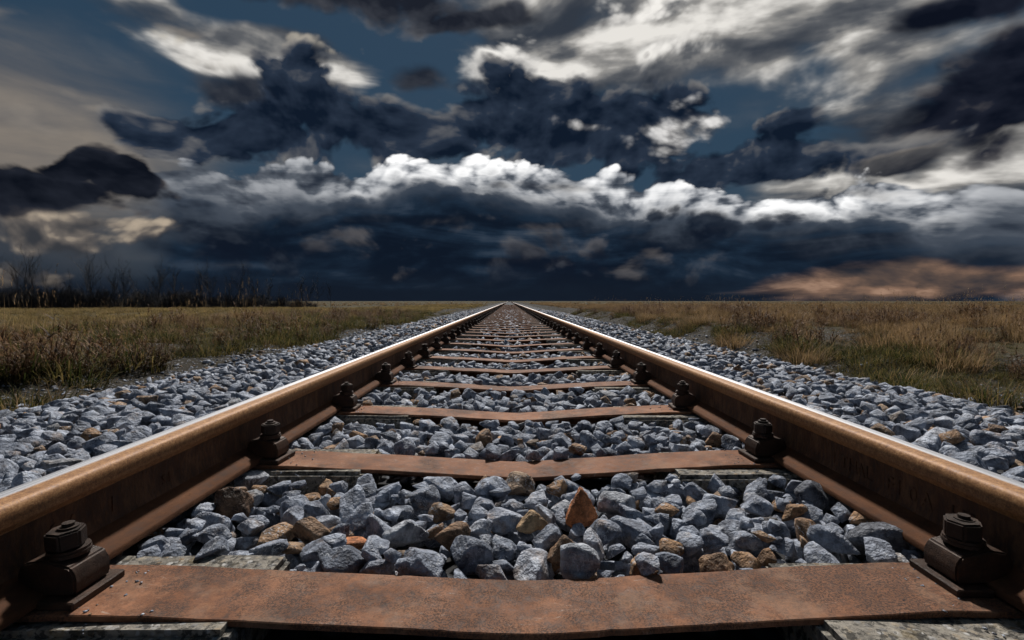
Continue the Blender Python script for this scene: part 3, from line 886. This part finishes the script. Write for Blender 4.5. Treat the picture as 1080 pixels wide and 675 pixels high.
ST = []                                                          # x y z a b c yaw tiltx tilty size-rank-data
def fp(a, b, yaw):
    n = int(max(a, b) / CELL) + 1
    g = np.arange(-n, n + 1) * CELL
    gx_, gy_ = np.meshgrid(g, g, indexing='ij')
    c, s = math.cos(yaw), math.sin(yaw)
    u = (gx_ * c + gy_ * s) / a; w = (-gx_ * s + gy_ * c) / b
    r2 = u * u + w * w
    return n, r2
def rest(i, j, n, r2, c):
    i0, i1, j0, j1 = i - n, i + n + 1, j - n, j + n + 1
    if i0 < 0 or j0 < 0 or i1 > HN[0] or j1 > HN[1]: return None
    h = HF[i0:i1, j0:j1]
    inn = r2 < 0.62
    bot = c * np.sqrt(np.clip(1 - r2, 0, 1))
    return float((h + bot)[inn].max()) - 0.22 * c
def settle(i, j, n, r2, c, z):
    h = HF[i - n:i + n + 1, j - n:j + n + 1]
    top = z + c * 0.92 * np.sqrt(np.clip(1 - r2, 0, 1))
    inn = r2 < 0.95
    h[inn] = np.maximum(h[inn], top[inn])
def idx(x, y): return int((x - X0) / CELL), int((y - Y0) / CELL)

# stones that stand out, found at a pixel of the photograph: (px, py of the foot, width px, height px, depth ratio, tint, rough, label)
ORANGE = ((0.34, 0.115, 0.040), (0.52, 0.205, 0.085)); BROWN = ((0.13, 0.075, 0.045), (0.27, 0.165, 0.095)); TAN = ((0.24, 0.155, 0.085), (0.40, 0.27, 0.155))
DARK = ((0.050, 0.055, 0.068), (0.15, 0.16, 0.19)); PALE = ((0.22, 0.24, 0.28), (0.40, 0.42, 0.46)); DBROWN = ((0.06, 0.035, 0.022), (0.15, 0.085, 0.05))
KEY = [
 (616, 556, 37, 44, 0.8, ORANGE, 'pointed rusty orange stone standing upright among the grey ballast'),
 (562, 562, 38, 22, 0.9, TAN, 'flat tan brown stone beside the pointed orange stone'),
 (322, 574, 40, 34, 0.9, BROWN, 'angular brown stone with a lit face, nearest the tree-side rail'),
 (364, 578, 36, 13, 0.9, ORANGE, 'small flat orange stone lying just behind the front sleeper'),
 (237, 545, 40, 38, 0.9, DBROWN, 'dark brown block of stone against the foot of the tree-side rail'),
 (476, 580, 40, 34, 0.9, BROWN, 'long brown stone tilted among grey stones near the front sleeper'),
 (598, 596, 42, 30, 0.8, BROWN, 'flat brown slab of stone below the pointed orange stone'),
 (764, 610, 44, 28, 0.8, BROWN, 'brown stone touching the rear edge of the front sleeper'),
 (422, 577, 50, 32, 0.9, PALE, 'pale smooth grey stone, large, behind the front sleeper'),
 (615, 612, 44, 46, 0.7, PALE, 'pale oblong grey stone leaning on the rear edge of the front sleeper'),
 (943, 592, 58, 46, 1.0, DARK, 'large dark veined stone beside the rail foot and the front sleeper'),
 (872, 540, 50, 44, 0.9, DARK, 'dark layered stone split by pale veins, close to the treeless rail'),
 (655, 545, 42, 30, 0.9, PALE, 'rounded grey stone with pale veins right of the orange stone'),
 (760, 470, 26, 20, 0.9, BROWN, 'brown stone beside the second rail clip on the treeless side'),
 (255, 515, 38, 22, 0.9, PALE, 'smooth striped grey stone beside the concrete end of the second sleeper'),
]
key_objs = []
for q, (px, py, w, h, dr, tint, lab) in enumerate(KEY):
    zt = -0.030
    dep = (CAM.z - zt) * FPX / (py - 317.0)
    x = CAM.x + (px - 537.0) / FPX * dep
    a = w / FPX * dep / 2; c = h / FPX * dep / 2; b = max(a, c) * dr * 0.8
    y = dep + b * 0.7
    if 'upright' in lab: yaw = 0.5
    else: yaw = random.uniform(-0.5, 0.5)
    n, r2 = fp(a, b, yaw)
    i, j = idx(x, y)
    z = max(-0.045 + c * 0.75, (rest(i, j, n, r2, c) or 0) * 0 - 0.045 + c * 0.75)
    if 'pointed' in lab: z += 0.010; yaw = 0.2
    settle(i, j, n, r2, c, z)
    BLK[i - n:i + n + 1, j - n:j + n + 1] |= r2 < 0.8
    v, f = near_stone(700 + q, 2.2 if 'pointed' in lab else 1.3, 'pointed' in lab)
    v = v.copy()
    v = v * np.array([a, b, c])
    me = mesh_from('stone', v, f, make_stone_mat('stone_tint_%d' % q, tint), True)
    o = link('stone', me, None, (x, y, z))
    o.rotation_euler = (0.0 if 'pointed' in lab else random.uniform(-0.15, 0.15), 0.0 if 'pointed' in lab else random.uniform(-0.15, 0.15), yaw)
    tag(o, lab, 'stone', 'stones that stand out in the ballast')

def throw(n_try, xr, yr, size, cand=3, zmax=None, flat=(0.5, 0.8)):
    for _ in range(n_try):
        a = random.uniform(*size); b = a * random.uniform(0.62, 0.92); c = a * random.uniform(*flat)
        yaw = random.uniform(0, math.pi)
        n, r2 = fp(a, b, yaw)
        best = None
        for _c in range(cand):
            x = random.uniform(*xr); y = random.uniform(*yr)
            i, j = idx(x, y)
            if not (0 <= i < HN[0] and 0 <= j < HN[1]) or BLK[i, j]: continue
            z = rest(i, j, n, r2, c)
            if z is None: continue
            lim = bed_z(x) + 0.088 + c * 0.3
            if abs(x) < 0.7:                                     # the fill dips towards the front of each bar and heaps up behind it
                lim -= 0.0 if y < 3.0 else 0.014
                lim -= 0.014 * min(1.0, max(0.0, (y - yr[0]) / (yr[1] - yr[0])) * 1.15) ** 1.2
            if z + 0.5 * c > lim: continue
            rel = z - bed_z(x)
            if best is None or rel < best[0]: best = (rel, x, y, z, i, j)
        if best is None: continue
        _, x, y, z, i, j = best
        settle(i, j, n, r2, c, z)
        ST.append((x, y, z, a, b, c, yaw, random.uniform(-0.35, 0.35), random.uniform(-0.35, 0.35)))
def bays(k0, k1, per, size, cand):
    for k in range(k0, k1):
        ya = (SLEEPER_Y[k] if k >= 0 else SL_Y0 - SL_D) + BAR_H; yb = SLEEPER_Y[k + 1] - BAR_H
        throw(per, (-0.70, 0.70), (ya - 0.02, yb + 0.01), size, cand)
        for sd in (-1, 1):                                       # small stones tucked in under the rail foot
            if yb < 5.0: throw(26, (sd * 0.64, sd * 0.71) if sd > 0 else (-0.71, -0.64), (ya, yb), (0.018, 0.034), 3)
def shoulders(y0, y1, dens, size, cand):
    for sd in (-1, 1):
        per = int(dens * 1.75 * (y1 - y0))
        xr = (0.80, 2.55) if sd > 0 else (-2.55, -0.80)
        throw(per, xr, (y0, y1), size, cand)
bays(-1, 0, 120, (0.030, 0.046), 3)
bays(0, 2, 150, (0.026, 0.046), 4); bays(0, 2, 360, (0.012, 0.032), 6)
bays(2, 6, 360, (0.017, 0.042), 4)
bays(6, 14, 190, (0.022, 0.044), 2)
bays(14, 40, 130, (0.026, 0.046), 1)
shoulders(0.35, 3.0, 360, (0.026, 0.052), 3); shoulders(0.35, 3.0, 240, (0.016, 0.032), 3)
shoulders(3.0, 7.0, 420, (0.022, 0.046), 2)
shoulders(7.0, 14.0, 260, (0.026, 0.048), 1)
shoulders(14.0, 26.5, 170, (0.030, 0.052), 1)
# strays on the toe of the ballast and on the trackside soil
ST_toe = []
for _ in range(9000):
    sd = random.choice((-1, -1, 1)); x = sd * (2.35 + abs(random.gauss(0, 0.55))); y = 1.0 + 15.0 * random.random() ** 1.4
    a = random.uniform(0.006, 0.016) if random.random() < 0.85 else random.uniform(0.016, 0.036)
    z = float(ground_z(np.array([x]), np.array([y]))[0]); z = max(z, float(np.interp(abs(x), [2.42, 2.62], [-0.19, -0.3])) )
    ST_toe.append((x, y, z + a * 0.25, a, a * 0.8, a * 0.6, random.uniform(0, 3.1), random.uniform(-0.2, 0.2), random.uniform(-0.2, 0.2)))

# crumbs of rust and grit on the bars and blocks beside the clips
for k in range(0, 4):
    for sd in (-1, 1):
        for _ in range(22):
            x = sd * (0.635 - abs(random.gauss(0, 0.035))); y = SLEEPER_Y[k] + random.uniform(-0.115, 0.085)
            a = random.uniform(0.0010, 0.0034)
            zz = float(sag(x)) if abs(y - SLEEPER_Y[k]) < BAR_H else -0.010
            ST_toe.append((x, y, zz + a * 0.4, a, a * 0.8, a * 0.6, random.uniform(0, 3.1), 0.1, 0.0))
# the 300 stones that show largest become parts of the bed, the rest is one mass
def rotm(yaw, tx, ty):
    return np.array(Euler((tx, ty, yaw)).to_matrix())
score = []
for q, s in enumerate(ST):
    x, y, z, a, b, c = s[:6]
    dep = y - CAM.y
    px = 537 + FPX * (x - CAM.x) / dep; py = 317 + FPX * (CAM.z - z) / dep
    vis = -20 < px < 1100 and py < 700 and dep > 0.35
    if vis and 0.80 < abs(x) < 2.7:
        # hidden behind the rail when the line of sight passes below its head
        t = (RAIL_X * (1 if x > 0 else -1) - CAM.x) / (x - CAM.x)
        if CAM.z + (z + c - CAM.z) * t < 0.150: vis = False
    i, j = idx(x, y)
    if vis and HF[i, j] > z + c * 1.35: vis = False
    score.append(a * math.sqrt(b * c * 1.0) ** 1.0 / a * 1.0 / dep if vis else -1.0)
order = np.argsort(-np.array(score))
chosen = set(order[:300].tolist())
NEAR = []
for i in range(26):
    v, f = near_stone(100 + i)
    me = mesh_from('stone', v, f, M_STONE, True)
    NEAR.append(me)
for q in order[:300]:
    x, y, z, a, b, c, yaw, tx, ty = ST[q]
    o = link('stone', NEAR[random.randrange(26)], ballast, (x, y, z))
    o.rotation_euler = (tx, ty, yaw)
    o.scale = (a, b, c)
def merge(stones, templates, name):
    V, F, R = [], [], []
    base = 0
    for s in stones:
        x, y, z, a, b, c, yaw, tx, ty = s
        v, f = templates[random.randrange(len(templates))]
        p = (v * np.array([a, b, c]) * 1.04) @ rotm(yaw, tx, ty).T + np.array([x, y, z])
        V.append(p); F.append(f + base); base += len(p)
        R.append(np.full(len(p), random.random()))
    me = mesh_from(name, np.concatenate(V), np.concatenate(F), M_STONE, False, {'rnd': np.concatenate(R)})
    return me
rest_ = [s for q, s in enumerate(ST) if q not in chosen]
near_r = [s for s in rest_ if s[1] < 3.2]; far_r = [s for s in rest_ if s[1] >= 3.2]
me_all = bmesh.new()
m1 = merge(near_r, MID, 'gravel_near'); m2 = merge(far_r + ST_toe, FAR, 'gravel_far')
me_all.from_mesh(m1); me_all.from_mesh(m2)
gm = bpy.data.meshes.new('gravel')
me_all.to_mesh(gm); me_all.free()
gm.materials.append(M_STONE)
bpy.data.meshes.remove(m1); bpy.data.meshes.remove(m2)
gravel = link('gravel', gm, ballast)
gravel['kind'] = 'stuff'
print('stones', len(ST), 'tris', len(gm.polygons))

# ---------------------------------------------------------------- grass, weeds, bare trees
class Blades:
    def __init__(self): self.v = []; self.f = []; self.h = []; self.r = []
    def blade(self, p0, az, lean, length, width, droop=0.4, seg=3, rnd=None):
        rnd = random.random() if rnd is None else rnd
        b = len(self.v)
        dx_, dy_ = math.cos(az), math.sin(az)
        sx, sy = -dy_ * width / 2, dx_ * width / 2
        p = list(p0); ang = lean
        for k in range(seg + 1):
            t = k / seg
            w = (1 - t) ** 0.7 if k < seg else 0.06
            self.v += [(p[0] - sx * w, p[1] - sy * w, p[2]), (p[0] + sx * w, p[1] + sy * w, p[2])]
            self.h += [t, t]; self.r += [rnd, rnd]
            st = length / seg
            p[0] += dx_ * math.sin(ang) * st; p[1] += dy_ * math.sin(ang) * st; p[2] += math.cos(ang) * st
            ang += droop * 2.2 / seg * (0.5 + t)
        for k in range(seg):
            i = b + 2 * k
            self.f.append((i, i + 1, i + 3, i + 2))
        return p
    def stick(self, p0, p1, w0, w1, rnd, h0=0.4, h1=1.0):
        b = len(self.v)
        a = Vector(p0); c = Vector(p1); d = (c - a).normalized()
        s = d.cross(Vector((0.3, 0.8, 0.5))).normalized(); u = d.cross(s)
        for q, w, h in ((a, w0, h0), (c, w1, h1)):
            for k in range(3):
                an = 2.094 * k
                self.v.append(tuple(q + (s * math.cos(an) + u * math.sin(an)) * w)); self.h.append(h); self.r.append(rnd)
        for k in range(3): self.f.append((b + k, b + (k + 1) % 3, b + 3 + (k + 1) % 3, b + 3 + k))
    def mesh(self, name, mat): return mesh_from(name, self.v, self.f, mat, False, {'h': self.h, 'rnd': self.r})

def tussock(n, rad, hmin, hmax, wid, droop, lean):
    B = Blades()
    for _ in range(n):
        a = random.uniform(0, 6.283); r = rad * math.sqrt(random.random())
        az = a + random.gauss(0, 0.7)
        B.blade((r * math.cos(a), r * math.sin(a), -0.01), az, random.uniform(0.02, lean), random.uniform(hmin, hmax), wid * random.uniform(0.6, 1.3), random.uniform(0.2, droop))
    return B
def stalks(n, rad, hmin, hmax):
    """upright dry stems with feathery seed heads"""
    B = Blades()
    for _ in range(n):
        a = random.uniform(0, 6.283); r = rad * math.sqrt(random.random())
        az = random.uniform(0, 6.283); rn = random.random()
        L = random.uniform(hmin, hmax)
        e = B.blade((r * math.cos(a), r * math.sin(a), -0.01), az, random.uniform(0.02, 0.22), L, 0.0035, 0.16, 3, rn)
        for q in range(6):
            t = q / 6 * 0.10
            B.blade((e[0], e[1], e[2] - t), random.uniform(0, 6.28), random.uniform(0.3, 0.9), 0.035, 0.006, 0.5, 1, rn)
    return B
def weed(n, hgt):
    """dead branching weed"""
    B = Blades()
    for _ in range(n):
        az = random.uniform(0, 6.283); rn = random.random()
        ln = random.uniform(0.1, 0.55)
        p = Vector((random.gauss(0, 0.04), random.gauss(0, 0.04), -0.01))
        d = Vector((math.cos(az) * math.sin(ln), math.sin(az) * math.sin(ln), math.cos(ln)))
        L = hgt * random.uniform(0.5, 1.0); s = 5
        for k in range(s):
            q = p + d * (L / s)
            B.stick(p, q, 0.0022 * (1 - k / s * 0.6), 0.0022 * (1 - (k + 1) / s * 0.6), rn, 0.2 + 0.15 * k, 0.35 + 0.15 * k)
            for _b in range(3):
                B.blade(tuple(p.lerp(q, random.random())), random.uniform(0, 6.28), random.uniform(0.5, 1.3), random.uniform(0.03, 0.08), random.uniform(0.005, 0.011), 0.6, 2, random.random())
            p = q; d = (d + Vector((random.gauss(0, 0.12), random.gauss(0, 0.12), 0.02))).normalized()
    return B
T_GREEN = [tussock(85, 0.13, 0.05, 0.15, 0.0055, 1.3, 1.05).mesh('green_tuft', M_GREEN) for _ in range(5)]
T_STRAW = [tussock(95, 0.13, 0.10, 0.28, 0.005, 1.15, 0.75).mesh('straw_tuft', M_STRAW) for _ in range(5)]
T_SHORT = [tussock(60, 0.15, 0.05, 0.12, 0.007, 0.7, 0.6).mesh('short_tuft', M_FIELD) for _ in range(4)]
T_WEED = [weed(9, 0.30).mesh('weed', M_BROWN) for _ in range(5)]
T_STALK = [stalks(10, 0.14, 0.32, 0.60).mesh('stalk', M_STRAW) for _ in range(4)]

def scatter(name, label, meshes, pts, scl, obj=None):
    """one mass of tufts: every point carries one tuft, turned and scaled"""
    hold = bpy.data.collections.new(name + '_kinds')
    for i, me in enumerate(meshes):
        hold.objects.link(bpy.data.objects.new('%s_kind_%02d' % (name, i), me))
    pts = np.asarray(pts, dtype=np.float32)
    me = bpy.data.meshes.new(name)
    me.vertices.add(len(pts)); me.vertices.foreach_set('co', pts.ravel())
    n = len(pts)
    rot = np.stack([RNG.normal(0, 0.10, n), RNG.normal(0, 0.10, n), RNG.uniform(0, 6.283, n)], -1).astype(np.float32)
    a = me.attributes.new('rot', 'FLOAT_VECTOR', 'POINT'); a.data.foreach_set('vector', rot.ravel())
    a = me.attributes.new('scl', 'FLOAT', 'POINT'); a.data.foreach_set('value', np.asarray(scl, dtype=np.float32))
    a = me.attributes.new('kind_index', 'INT', 'POINT'); a.data.foreach_set('value', RNG.integers(0, len(meshes), n).astype(np.int32))
    o = link(name, me)
    tr = bpy.data.node_groups.new(name, 'GeometryNodeTree')
    tr.interface.new_socket('Geometry', in_out='INPUT', socket_type='NodeSocketGeometry')
    tr.interface.new_socket('Geometry', in_out='OUTPUT', socket_type='NodeSocketGeometry')
    gi = tr.nodes.new('NodeGroupInput'); go = tr.nodes.new('NodeGroupOutput')
    ip = tr.nodes.new('GeometryNodeInstanceOnPoints')
    ci = tr.nodes.new('GeometryNodeCollectionInfo')
    ci.inputs['Collection'].default_value = hold
    ci.inputs['Separate Children'].default_value = True
    ci.inputs['Reset Children'].default_value = True
    def named(nm, typ):
        nd = tr.nodes.new('GeometryNodeInputNamedAttribute'); nd.data_type = typ
        nd.inputs['Name'].default_value = nm
        return nd.outputs['Attribute']
    e2r = tr.nodes.new('FunctionNodeEulerToRotation')
    tr.links.new(named('rot', 'FLOAT_VECTOR'), e2r.inputs[0])
    tr.links.new(gi.outputs[0], ip.inputs['Points'])
    tr.links.new(ci.outputs[0], ip.inputs['Instance'])
    ip.inputs['Pick Instance'].default_value = True
    tr.links.new(named('kind_index', 'INT'), ip.inputs['Instance Index'])
    tr.links.new(e2r.outputs[0], ip.inputs['Rotation'])
    tr.links.new(named('scl', 'FLOAT'), ip.inputs['Scale'])
    tr.links.new(ip.outputs[0], go.inputs[0])
    md = o.modifiers.new('tufts', 'NODES'); md.node_group = tr
    tag(o, label, kind='stuff')
    return o
pn = fnoise(21)
def spread(side, dmin, dmax, ymin, ymax, dens, keep):
    """random spots in a strip beside the track, thinned by keep(x, y, noise)"""
    area = (dmax - dmin) * (ymax - ymin)
    n = int(area * dens)
    x = side * RNG.uniform(dmin, dmax, n); y = RNG.uniform(ymin, ymax, n)
    infr = np.abs(x - CAM.x) < (y + 1.5) * 1.35 + 0.5            # a margin wider than the view
    x, y = x[infr], y[infr]
    nz = pn(np.stack([x, y, 0 * x], -1), 1.3)
    k = keep(np.abs(x), y, nz) > RNG.uniform(0, 1, len(x))
    x, y = x[k], y[k]
    return np.stack([x, y, ground_z(x, y)], -1)
qn = fnoise(77)
def ramp01(t, a, b): return np.clip((t - a) / (b - a), 0, 1)
def gather(*parts):
    P = np.concatenate([p for p, s in parts]); Sx = np.concatenate([RNG.uniform(s[0], s[1], len(p)) for p, s in parts])
    Sx = Sx * np.clip(0.95 + 0.95 * qn(P, 3.6) + 0.4 * qn(P + 9.0, 1.3), 0.3, 1.7)      # tussocky: taller and lower patches
    return P, Sx
def straw_from(y): return 4.7 - 1.1 * ramp01(y, 4.2, 6.5)                # the straw stands back from the dark bank near the camera
# green undergrowth close to the line
P, Sx = gather(
    (spread(1, 2.75, 5.8, 1.2, 24, 120, lambda d, y, n: ramp01(d + 0.35 * n, 2.95, 3.3) * (1.0 - 0.8 * ramp01(d - straw_from(y), 0.2, 1.0)) * (0.55 + 0.45 * ramp01(qn(np.stack([d, y, 0 * d], -1), 2.6), -0.5, 0.1))), (0.35, 0.9)),
    (spread(-1, 2.8, 9.0, 1.5, 26, 52, lambda d, y, n: ramp01(d + 0.5 * n, 3.0, 3.6) * (0.30 + 0.70 * ramp01(n, -0.3, 0.3))), (0.6, 1.5)))
scatter('grass', 'low green grass on the banks beside the ballast', T_GREEN, P, Sx)
# dry straw-coloured grass
P, Sx = gather(
    (spread(1, 3.2, 9.0, 1.5, 26, 36, lambda d, y, n: ramp01(d + 0.55 * n - straw_from(y), -0.2, 0.5) * (0.35 + 0.65 * ramp01(n, -0.4, 0.3))), (0.5, 0.95)),
    (spread(1, 9.0, 45.0, 6, 60, 5.0, lambda d, y, n: 0.9 + 0 * d), (0.5, 0.8)),
    (spread(1, 3.6, 9.0, 26, 90, 8.0, lambda d, y, n: 0.9 + 0 * d), (0.5, 0.8)),
    (spread(-1, 3.2, 10.0, 1.5, 26, 20, lambda d, y, n: ramp01(d + 0.6 * n, 3.6, 4.6) * (0.15 + 0.75 * ramp01(-n, -0.3, 0.3))), (0.45, 0.95)))
far_n = 2600
fx = RNG.uniform(-1, 1, far_n); fy = 60.0 + 190.0 * RNG.uniform(0, 1, far_n) ** 1.5
fx = np.sign(fx) * (4.0 + np.abs(fx) * fy * 1.25)
P = np.concatenate([P, np.stack([fx, fy, ground_z(fx, fy)], -1)]); Sx = np.concatenate([Sx, RNG.uniform(0.9, 2.0, far_n)])
scatter('dry_grass', 'straw coloured dry grass of the fields', T_STRAW, P, Sx)
P, Sx = gather(
    (spread(-1, 4.0, 40.0, 5, 42, 9.0, lambda d, y, n: ramp01(d, 4.0, 6.0) * 0.95), (0.7, 1.3)),
    (spread(-1, 3.4, 12.0, 24, 80, 6.0, lambda d, y, n: 0.9 + 0 * d), (0.7, 1.4)),
    (spread(-1, 2.6, 4.4, 1.5, 20, 7.0, lambda d, y, n: 0.3 + 0 * d), (0.3, 0.7)))
scatter('short_grass', 'short yellowish grass of the flat field', T_SHORT, P, Sx)
P, Sx = gather(
    (spread(-1, 3.0, 7.5, 1.6, 20, 12, lambda d, y, n: ramp01(d + 0.4 * n, 3.0, 3.6) * (0.3 + 0.7 * ramp01(-n, -0.2, 0.3))), (0.6, 1.15)),
    (spread(1, 2.9, 9.0, 1.6, 24, 26, lambda d, y, n: 0.9 * ramp01(d + 0.4 * n, 3.0, 3.4) * ramp01(-n, -0.5, 0.1)), (0.45, 1.0)))
scatter('dead_weeds', 'brown dead weeds between the tufts of grass', T_WEED, P, Sx)
P, Sx = gather(
    (spread(1, 4.0, 30.0, 4, 30, 2.6, lambda d, y, n: 0.9 + 0 * d), (0.42, 0.62)),
    (spread(-1, 5.0, 14.0, 5, 18, 1.6, lambda d, y, n: ramp01(n, -0.3, 0.3)), (0.6, 1.05)))
scatter('seed_stalks', 'thin dry seed stalks sticking up from the grass', T_STALK, P, Sx)

# single clumps that can be pointed at
def at_ground(px, py, side):
    """spot on the ground seen at a pixel: iterate because the ground is not flat"""
    z = -0.15
    for _ in range(6):
        dep = (CAM.z - z) * FPX / (py - 317.0); x = CAM.x + (px - 537.0) / FPX * dep
        z = float(ground_z(np.array([x]), np.array([dep]))[0])
    return x, dep, z
CL = [
 (165, 392, 'w', 1.1, 'reddish brown dead weed clump in front of the green tufts, beside the ballast'),
 (120, 398, 'w', 1.2, 'broad brown dead weed clump at the edge of the stony strip'),
 (20, 400, 'w', 1.2, 'brown dead weed clump at the picture edge below the bare trees'),
 (25, 432, 'g', 1.3, 'dark green grass clump touching the ballast below the bare trees'),
 (250, 362, 'g', 1.1, 'green grass clump behind the pale stony strip'),
 (310, 348, 'g', 1.2, 'green grass clump far along the stony strip'),
 (848, 385, 's', 1.25, 'golden straw tussock leaning over the ballast edge'),
 (775, 368, 's', 1.2, 'golden straw tussock farther along the ballast edge'),
 (1010, 368, 's', 1.2, 'pale straw tussock on top of the dark bank'),
 (960, 405, 'g', 1.4, 'dark green clump on the bank under the pale tussock'),
 (1055, 425, 'g', 1.4, 'dark green clump at the picture edge above the ballast'),
]
for px, py, kd, sc_, lab in CL:
    x, y, z = at_ground(px, py, 0)
    if kd == 'w':
        o = empty('dead_weed', (x, y, z)); cat = 'weed'
        link('stems', weed(26, 0.30 * sc_).mesh('stems', M_BROWN), o); link('basal_leaves', tussock(40, 0.12, 0.05, 0.12, 0.009, 0.9, 0.9).mesh('basal_leaves', M_GREEN), o)
    elif kd == 'g':
        o = empty('grass_clump', (x, y, z)); cat = 'grass clump'
        link('green_blades', tussock(420, 0.20 * sc_, 0.07, 0.16 * sc_, 0.0055, 1.3, 1.1).mesh('green_blades', M_GREEN), o); link('dry_blades', tussock(90, 0.20 * sc_, 0.08, 0.19 * sc_, 0.005, 1.3, 1.0).mesh('dry_blades', M_STRAW), o)
    else:
        o = empty('grass_tussock', (x, y, z)); cat = 'tussock'
        link('dry_blades', tussock(420, 0.18 * sc_, 0.12, 0.28 * sc_, 0.0055, 1.3, 0.85).mesh('dry_blades', M_STRAW), o); link('seed_stalks', stalks(8, 0.12, 0.28, 0.40).mesh('seed_stalks', M_STRAW), o)
    tag(o, lab, cat, 'single clumps beside the track')

# bare trees at the far edge of the field
def bare_tree(seed, hgt):
    rd = random.Random(seed)
    tr, cr = Blades(), Blades()
    def grow(p, d, L, w, lev):
        s = 4
        for k in range(s):
            q = p + d * (L / s)
            (tr if lev == 0 else cr).stick(p, q, w * (1 - 0.65 * k / s), w * (1 - 0.65 * (k + 1) / s), 0.5)
            if lev < 3 and (k > 0 or lev > 0):
                for _ in range(rd.choice((2, 2, 3)) if lev < 2 else rd.choice((1, 2, 3))):
                    az = rd.uniform(0, 6.283); ln = rd.uniform(0.3, 0.75)
                    side_ = Vector((math.cos(az), math.sin(az), 0))
                    nd_ = (d * math.cos(ln) + side_ * math.sin(ln) + Vector((0, 0, 0.25))).normalized()
                    grow(p.lerp(q, rd.random()), nd_, L * rd.uniform(0.35, 0.62), w * 0.45 * (1 - 0.5 * k / s), lev + 1)
            p = q; d = (d + Vector((rd.gauss(0, 0.09), rd.gauss(0, 0.09), 0.04))).normalized()
    grow(Vector((0, 0, -0.05)), Vector((rd.gauss(0, 0.06), rd.gauss(0, 0.06), 1)).normalized(), hgt, 0.032, 0)
    return tr.mesh('trunk', M_BARK), cr.mesh('crown', M_BARK)
TREES = [bare_tree(900 + i, 3.0) for i in range(8)]
# shrubby undergrowth at their feet
def thicket():
    B = Blades()
    for _ in range(110):
        az = random.uniform(0, 6.283); ln = random.uniform(0.0, 0.5)
        p = Vector((random.gauss(0, 0.45), random.gauss(0, 0.3), 0)); d = Vector((math.cos(az) * math.sin(ln), math.sin(az) * math.sin(ln), math.cos(ln)))
        L = random.uniform(0.6, 1.7)
        B.stick(p, p + d * L, 0.012, 0.005, 0.5)
        for _k in range(4):
            t = random.uniform(0.3, 1.0); az2 = random.uniform(0, 6.28)
            q = p + d * (L * t)
            B.stick(q, q + (d + Vector((math.cos(az2), math.sin(az2), 0.2)) * 0.7).normalized() * random.uniform(0.2, 0.5), 0.006, 0.003, 0.5)
    return B.mesh('thicket', M_BARK)
def tree_line(t):
    return -46.0 + 28.5 * t, 36.0 + 6.0 * t
for i in range(64):
    t = ((i + random.uniform(-0.35, 0.35)) / 63.0)
    t = max(0.0, t) ** 1.05 * 1.05
    x, y = tree_line(t)
    y += random.uniform(-1.5, 2.5)
    s = random.uniform(0.62, 1.2) * (1.0 - 0.4 * t * t)
    o = empty('bare_tree', (x, y, float(ground_z(np.array([x]), np.array([y]))[0])))
    o.rotation_euler.z = random.uniform(0, 6.28); o.scale = (s, s, s)
    a, b = TREES[i % 8]
    link('trunk', a, o); link('crown', b, o)
    tag(o, 'thin leafless tree in the dark row at the far edge of the field', 'tree', 'bare trees along the far field edge')
P = []; PS = []
for i in range(210):
    t = random.uniform(0.0, 1.0) ** 1.05 * 1.06 - 0.05; x, y = tree_line(t)
    P.append((x + random.gauss(0, 0.5), y + random.uniform(-0.8, 2.5), -0.16)); PS.append(random.uniform(0.4, 1.0) * (1.05 - 0.6 * max(0.0, t) ** 4))
scatter('undergrowth', 'dark leafless undergrowth at the foot of the bare trees', [thicket() for _ in range(5)], P, PS)
